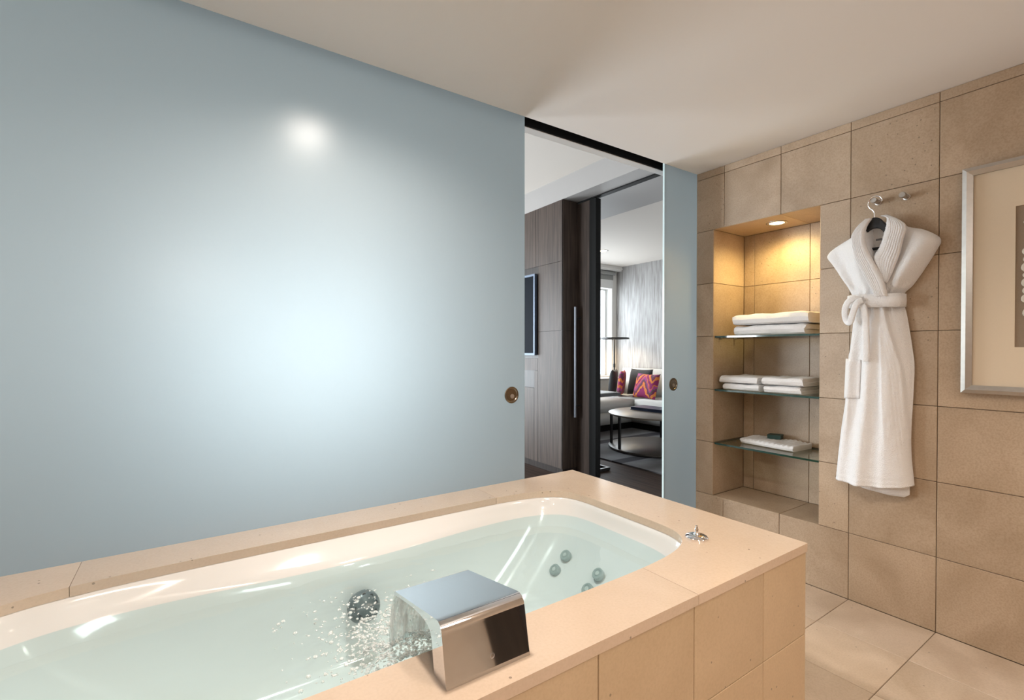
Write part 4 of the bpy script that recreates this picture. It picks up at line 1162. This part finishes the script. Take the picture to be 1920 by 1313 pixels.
# sliding oak door to the living room
door_3 = box('door_3', (3.003, 3.217, 0.004), (3.043, 4.35, 2.495), M['wood'], kind='structure')
tag(door_3, 'dark oak sliding door with a long steel bar handle')
box('edge_strip', (3.003, 3.176, 0.004), (3.043, 3.2165, 2.495), M['wood'], door_3)
box('edge_channel', (3.000, 3.094, 0.004), (3.060, 3.1755, 2.495), M['black'], door_3)
bm = bmesh.new(); tube(bm, [(2.938, 3.293, 0.53), (2.938, 3.293, 1.0), (2.938, 3.293, 1.54)], 0.0125, 16)
hd = from_bm('bar_handle', bm, M['dark_steel'], door_3, smooth=True)
for z in (0.635, 1.437):
    bm = bmesh.new(); tube(bm, [(2.938, 3.293, z), (2.97, 3.293, z), (3.003, 3.293, z)], 0.008, 12)
    from_bm('standoff', bm, M['black_metal'], hd, smooth=True)
box('trim_6', (3.000, 1.88, 2.502), (3.055, YE2, 2.5125), M['black'], kind='structure')

# L-shaped sofa
sofa = empty('corner_sofa', (5.6, 4.6, 0), 'pale grey upholstered corner sofa under the living room window', 'sofa')
def cushion(name, lo, hi, mat, parent, r=0.05, seg=4):
    bm = bmesh.new(); add_box(bm, lo, hi); bevel_all(bm, r, seg)
    return from_bm(name, bm, mat, parent, smooth='all')
boxes('plinth', [((3.95, 4.80, 0.0), (6.15, 5.50, 0.10)), ((5.38, 2.60, 0.0), (6.15, 4.80, 0.10))], M['black'], sofa)
cushion('seat_base', (3.90, 4.77, 0.10), (5.345, 5.52, 0.27), M['sofa'], sofa, 0.015, 2)
cushion('seat_base', (5.35, 2.58, 0.10), (6.18, 5.52, 0.27), M['sofa'], sofa, 0.015, 2)
cushion('seat_cushion', (3.90, 4.75, 0.272), (5.36, 5.50, 0.425), M['sofa'], sofa, 0.05)
cushion('seat_cushion', (5.33, 2.58, 0.272), (6.00, 4.70, 0.430), M['sofa'], sofa, 0.05)
cushion('seat_cushion', (5.365, 4.71, 0.272), (6.00, 5.50, 0.427), M['sofa'], sofa, 0.05)
cushion('backrest', (5.98, 2.58, 0.27), (6.185, 5.53, 0.845), M['sofa'], sofa, 0.05)

def pillow(c, w, h, d, rz, lean, mat, label):
    """square scatter cushion with pinched corners; faces -X before turning"""
    bm = bmesh.new(); n = 18; F, B = [], []
    for j in range(n + 1):
        f, b = [], []
        for i in range(n + 1):
            u, v = 2 * i / n - 1, 2 * j / n - 1
            k = 1 - 0.07 * (1 - abs(u) ** 2) * abs(v) ** 3; k2 = 1 - 0.07 * (1 - abs(v) ** 2) * abs(u) ** 3
            y, z = u * w / 2 * k2, v * h / 2 * k
            t = d / 2 * ((1 - u ** 4) * (1 - v ** 4)) ** 0.5
            f.append(bm.verts.new((-t, y, z))); b.append(bm.verts.new((t, y, z)) if 0 < i < n and 0 < j < n else f[-1])
        F.append(f); B.append(b)
    for j in range(n):
        for i in range(n):
            bm.faces.new((F[j][i], F[j][i+1], F[j+1][i+1], F[j+1][i])); bm.faces.new((B[j][i], B[j+1][i], B[j+1][i+1], B[j][i+1]))
    bmesh.ops.recalc_face_normals(bm, faces=bm.faces)
    me = bpy.data.meshes.new('throw_pillow'); bm.to_mesh(me); bm.free(); me.materials.append(mat)
    for f in me.polygons: f.use_smooth = True
    o = bpy.data.objects.new('throw_pillow', me); COL.objects.link(o)
    o.location = c; o.rotation_euler = (Matrix.Rotation(rz, 3, 'Z') @ Matrix.Rotation(lean, 3, 'Y')).to_euler()
    return tag(o, label, 'pillow', 'throw pillows on the corner sofa')
pillow((5.60, 4.72, 0.612), 0.46, 0.38, 0.12, -0.1, 0.30, M['ikat'], 'front purple and orange zigzag pillow, largest in view on the sofa')
pillow((5.82, 5.03, 0.645), 0.48, 0.42, 0.12, -0.1, 0.22, M['boucle'], 'charcoal textured pillow directly behind the big zigzag pillow')
pillow((5.60, 5.20, 0.630), 0.36, 0.40, 0.10, -0.95, 0.12, M['ikat'], 'narrow purple and orange pillow wedged between two charcoal pillows')
pillow((5.58, 5.36, 0.638), 0.36, 0.41, 0.10, -1.0, 0.10, M['boucle'], 'charcoal pillow at the window end of the pillow row')

# floor lamp behind the sofa corner
lamp = empty('floor_lamp', (5.80, 5.55, 0), 'slim floor lamp with a flat dark disc shade behind the sofa', 'lamp')
LX, LY = 5.79, 5.54
lathe_obj('pole', (LX, LY, 0.68), (0, 0, 1), [(0.012, 0.0), (0.012, 0.66)], M['black_metal'], lamp, seg=14)
lathe_obj('collar', (LX, LY, 0.86), (0, 0, 1), [(0.019, 0.0), (0.019, 0.06)], M['black_metal'], lamp, seg=14)
lathe_obj('shade', (LX, LY, 1.318), (0, 0, 1), [(0.0, 0.022), (0.222, 0.020), (0.236, 0.0), (0.243, 0.002), (0.236, 0.026), (0.20, 0.032), (0.02, 0.036), (0.0, 0.036)], M['black_metal'], lamp, seg=48)
lathe_obj('lamp_disc', (LX, LY, 1.318), (0, 0, 1), [(0.0, 0.0195), (0.12, 0.0195), (0.12, 0.0215), (0.0, 0.0215)], M['lamp_glow'], lamp, seg=32)
spot_light('floor_lamp_light', (LX, LY, 1.325), 22, (1.0, 0.72, 0.40), angle=160, blend=0.5, radius=0.08)
lathe_obj('base', (LX, LY, 0.68), (0, 0, 1), [(0.05, 0.0), (0.05, 0.012), (0.02, 0.018)], M['black_metal'], lamp, seg=24)

# round two-tier coffee table with a book, C-shaped side table, rug
rug = box('rug', (3.60, 2.2, 0.0), (5.36, 4.78, 0.012), M['rug'], None, bevel=0.004)
tag(rug, 'grey blue rug with dark swirling lines under the coffee table', 'rug')
ctab = empty('coffee_table', (4.42, 3.72, 0.012), 'round two-tier bronze coffee table on black legs', 'table')
TX, TY, TR = 4.50, 3.62, 0.56
lathe_obj('table_top', (TX, TY, 0.402), (0, 0, 1), [(TR - 0.006, 0.0), (TR, 0.003), (TR, 0.018), (TR - 0.004, 0.020), (0.0, 0.020)], M['table_top'], ctab, seg=72)
lathe_obj('lower_tier', (TX, TY, 0.020), (0, 0, 1), [(TR - 0.006, 0.0), (TR, 0.003), (TR, 0.020), (TR - 0.004, 0.022), (0.0, 0.022)], M['table_dark'], ctab, seg=72)
for a in (2.94, 2.22, 0.6, -0.9):
    x, y = TX + (TR - 0.03) * math.cos(a), TY + (TR - 0.03) * math.sin(a)
    box('leg', (x - 0.012, y - 0.012, 0.0425), (x + 0.012, y + 0.012, 0.4015), M['black_metal'], ctab, bevel=0.002)
bk = empty('book', (4.62, 3.86, 0.4225), 'dark blue book lying on the round coffee table', 'book')
def rotbox(name, c, dims, rz, mat, parent):
    bm = bmesh.new(); add_box(bm, [-d / 2 for d in dims], [d / 2 for d in dims])
    bmesh.ops.transform(bm, matrix=Matrix.Translation(c) @ Matrix.Rotation(rz, 4, 'Z'), verts=bm.verts)
    return from_bm(name, bm, mat, parent)
rotbox('cover', (4.60, 3.78, 0.4252), (0.26, 0.46, 0.005), 0.05, M['book'], bk)
rotbox('pages', (4.603, 3.78, 0.4402), (0.25, 0.45, 0.025), 0.05, M['book'], bk)
rotbox('cover', (4.60, 3.78, 0.4552), (0.26, 0.46, 0.005), 0.05, M['book'], bk)

st = empty('side_table', (3.2, 3.2, 0), 'black C-shaped metal side table just past the oak door', 'table')
box('table_top', (3.10, 3.225, 0.705), (3.46, 3.66, 0.735), M['black_metal'], st, bevel=0.003)
box('top_inlay', (3.12, 3.245, 0.7352), (3.44, 3.64, 0.7402), M['white_trim'], st)
for y in (3.235, 3.63):
    box('post', (3.105, y, 0.0305), (3.130, y + 0.022, 0.7045), M['black_metal'], st)
    box('foot_bar', (3.105, y, 0.004), (3.33, y + 0.022, 0.030), M['black_metal'], st)
box('cross_bar', (3.308, 3.2575, 0.004), (3.330, 3.6295, 0.030), M['black_metal'], st)

# living room ceiling downlight
downlight('ceiling_downlight', (4.96, 4.97, 2.57), 'round recessed downlight in the living room ceiling', 9, (1.0, 0.85, 0.68), r=0.055, glow=M['niche_glow'])
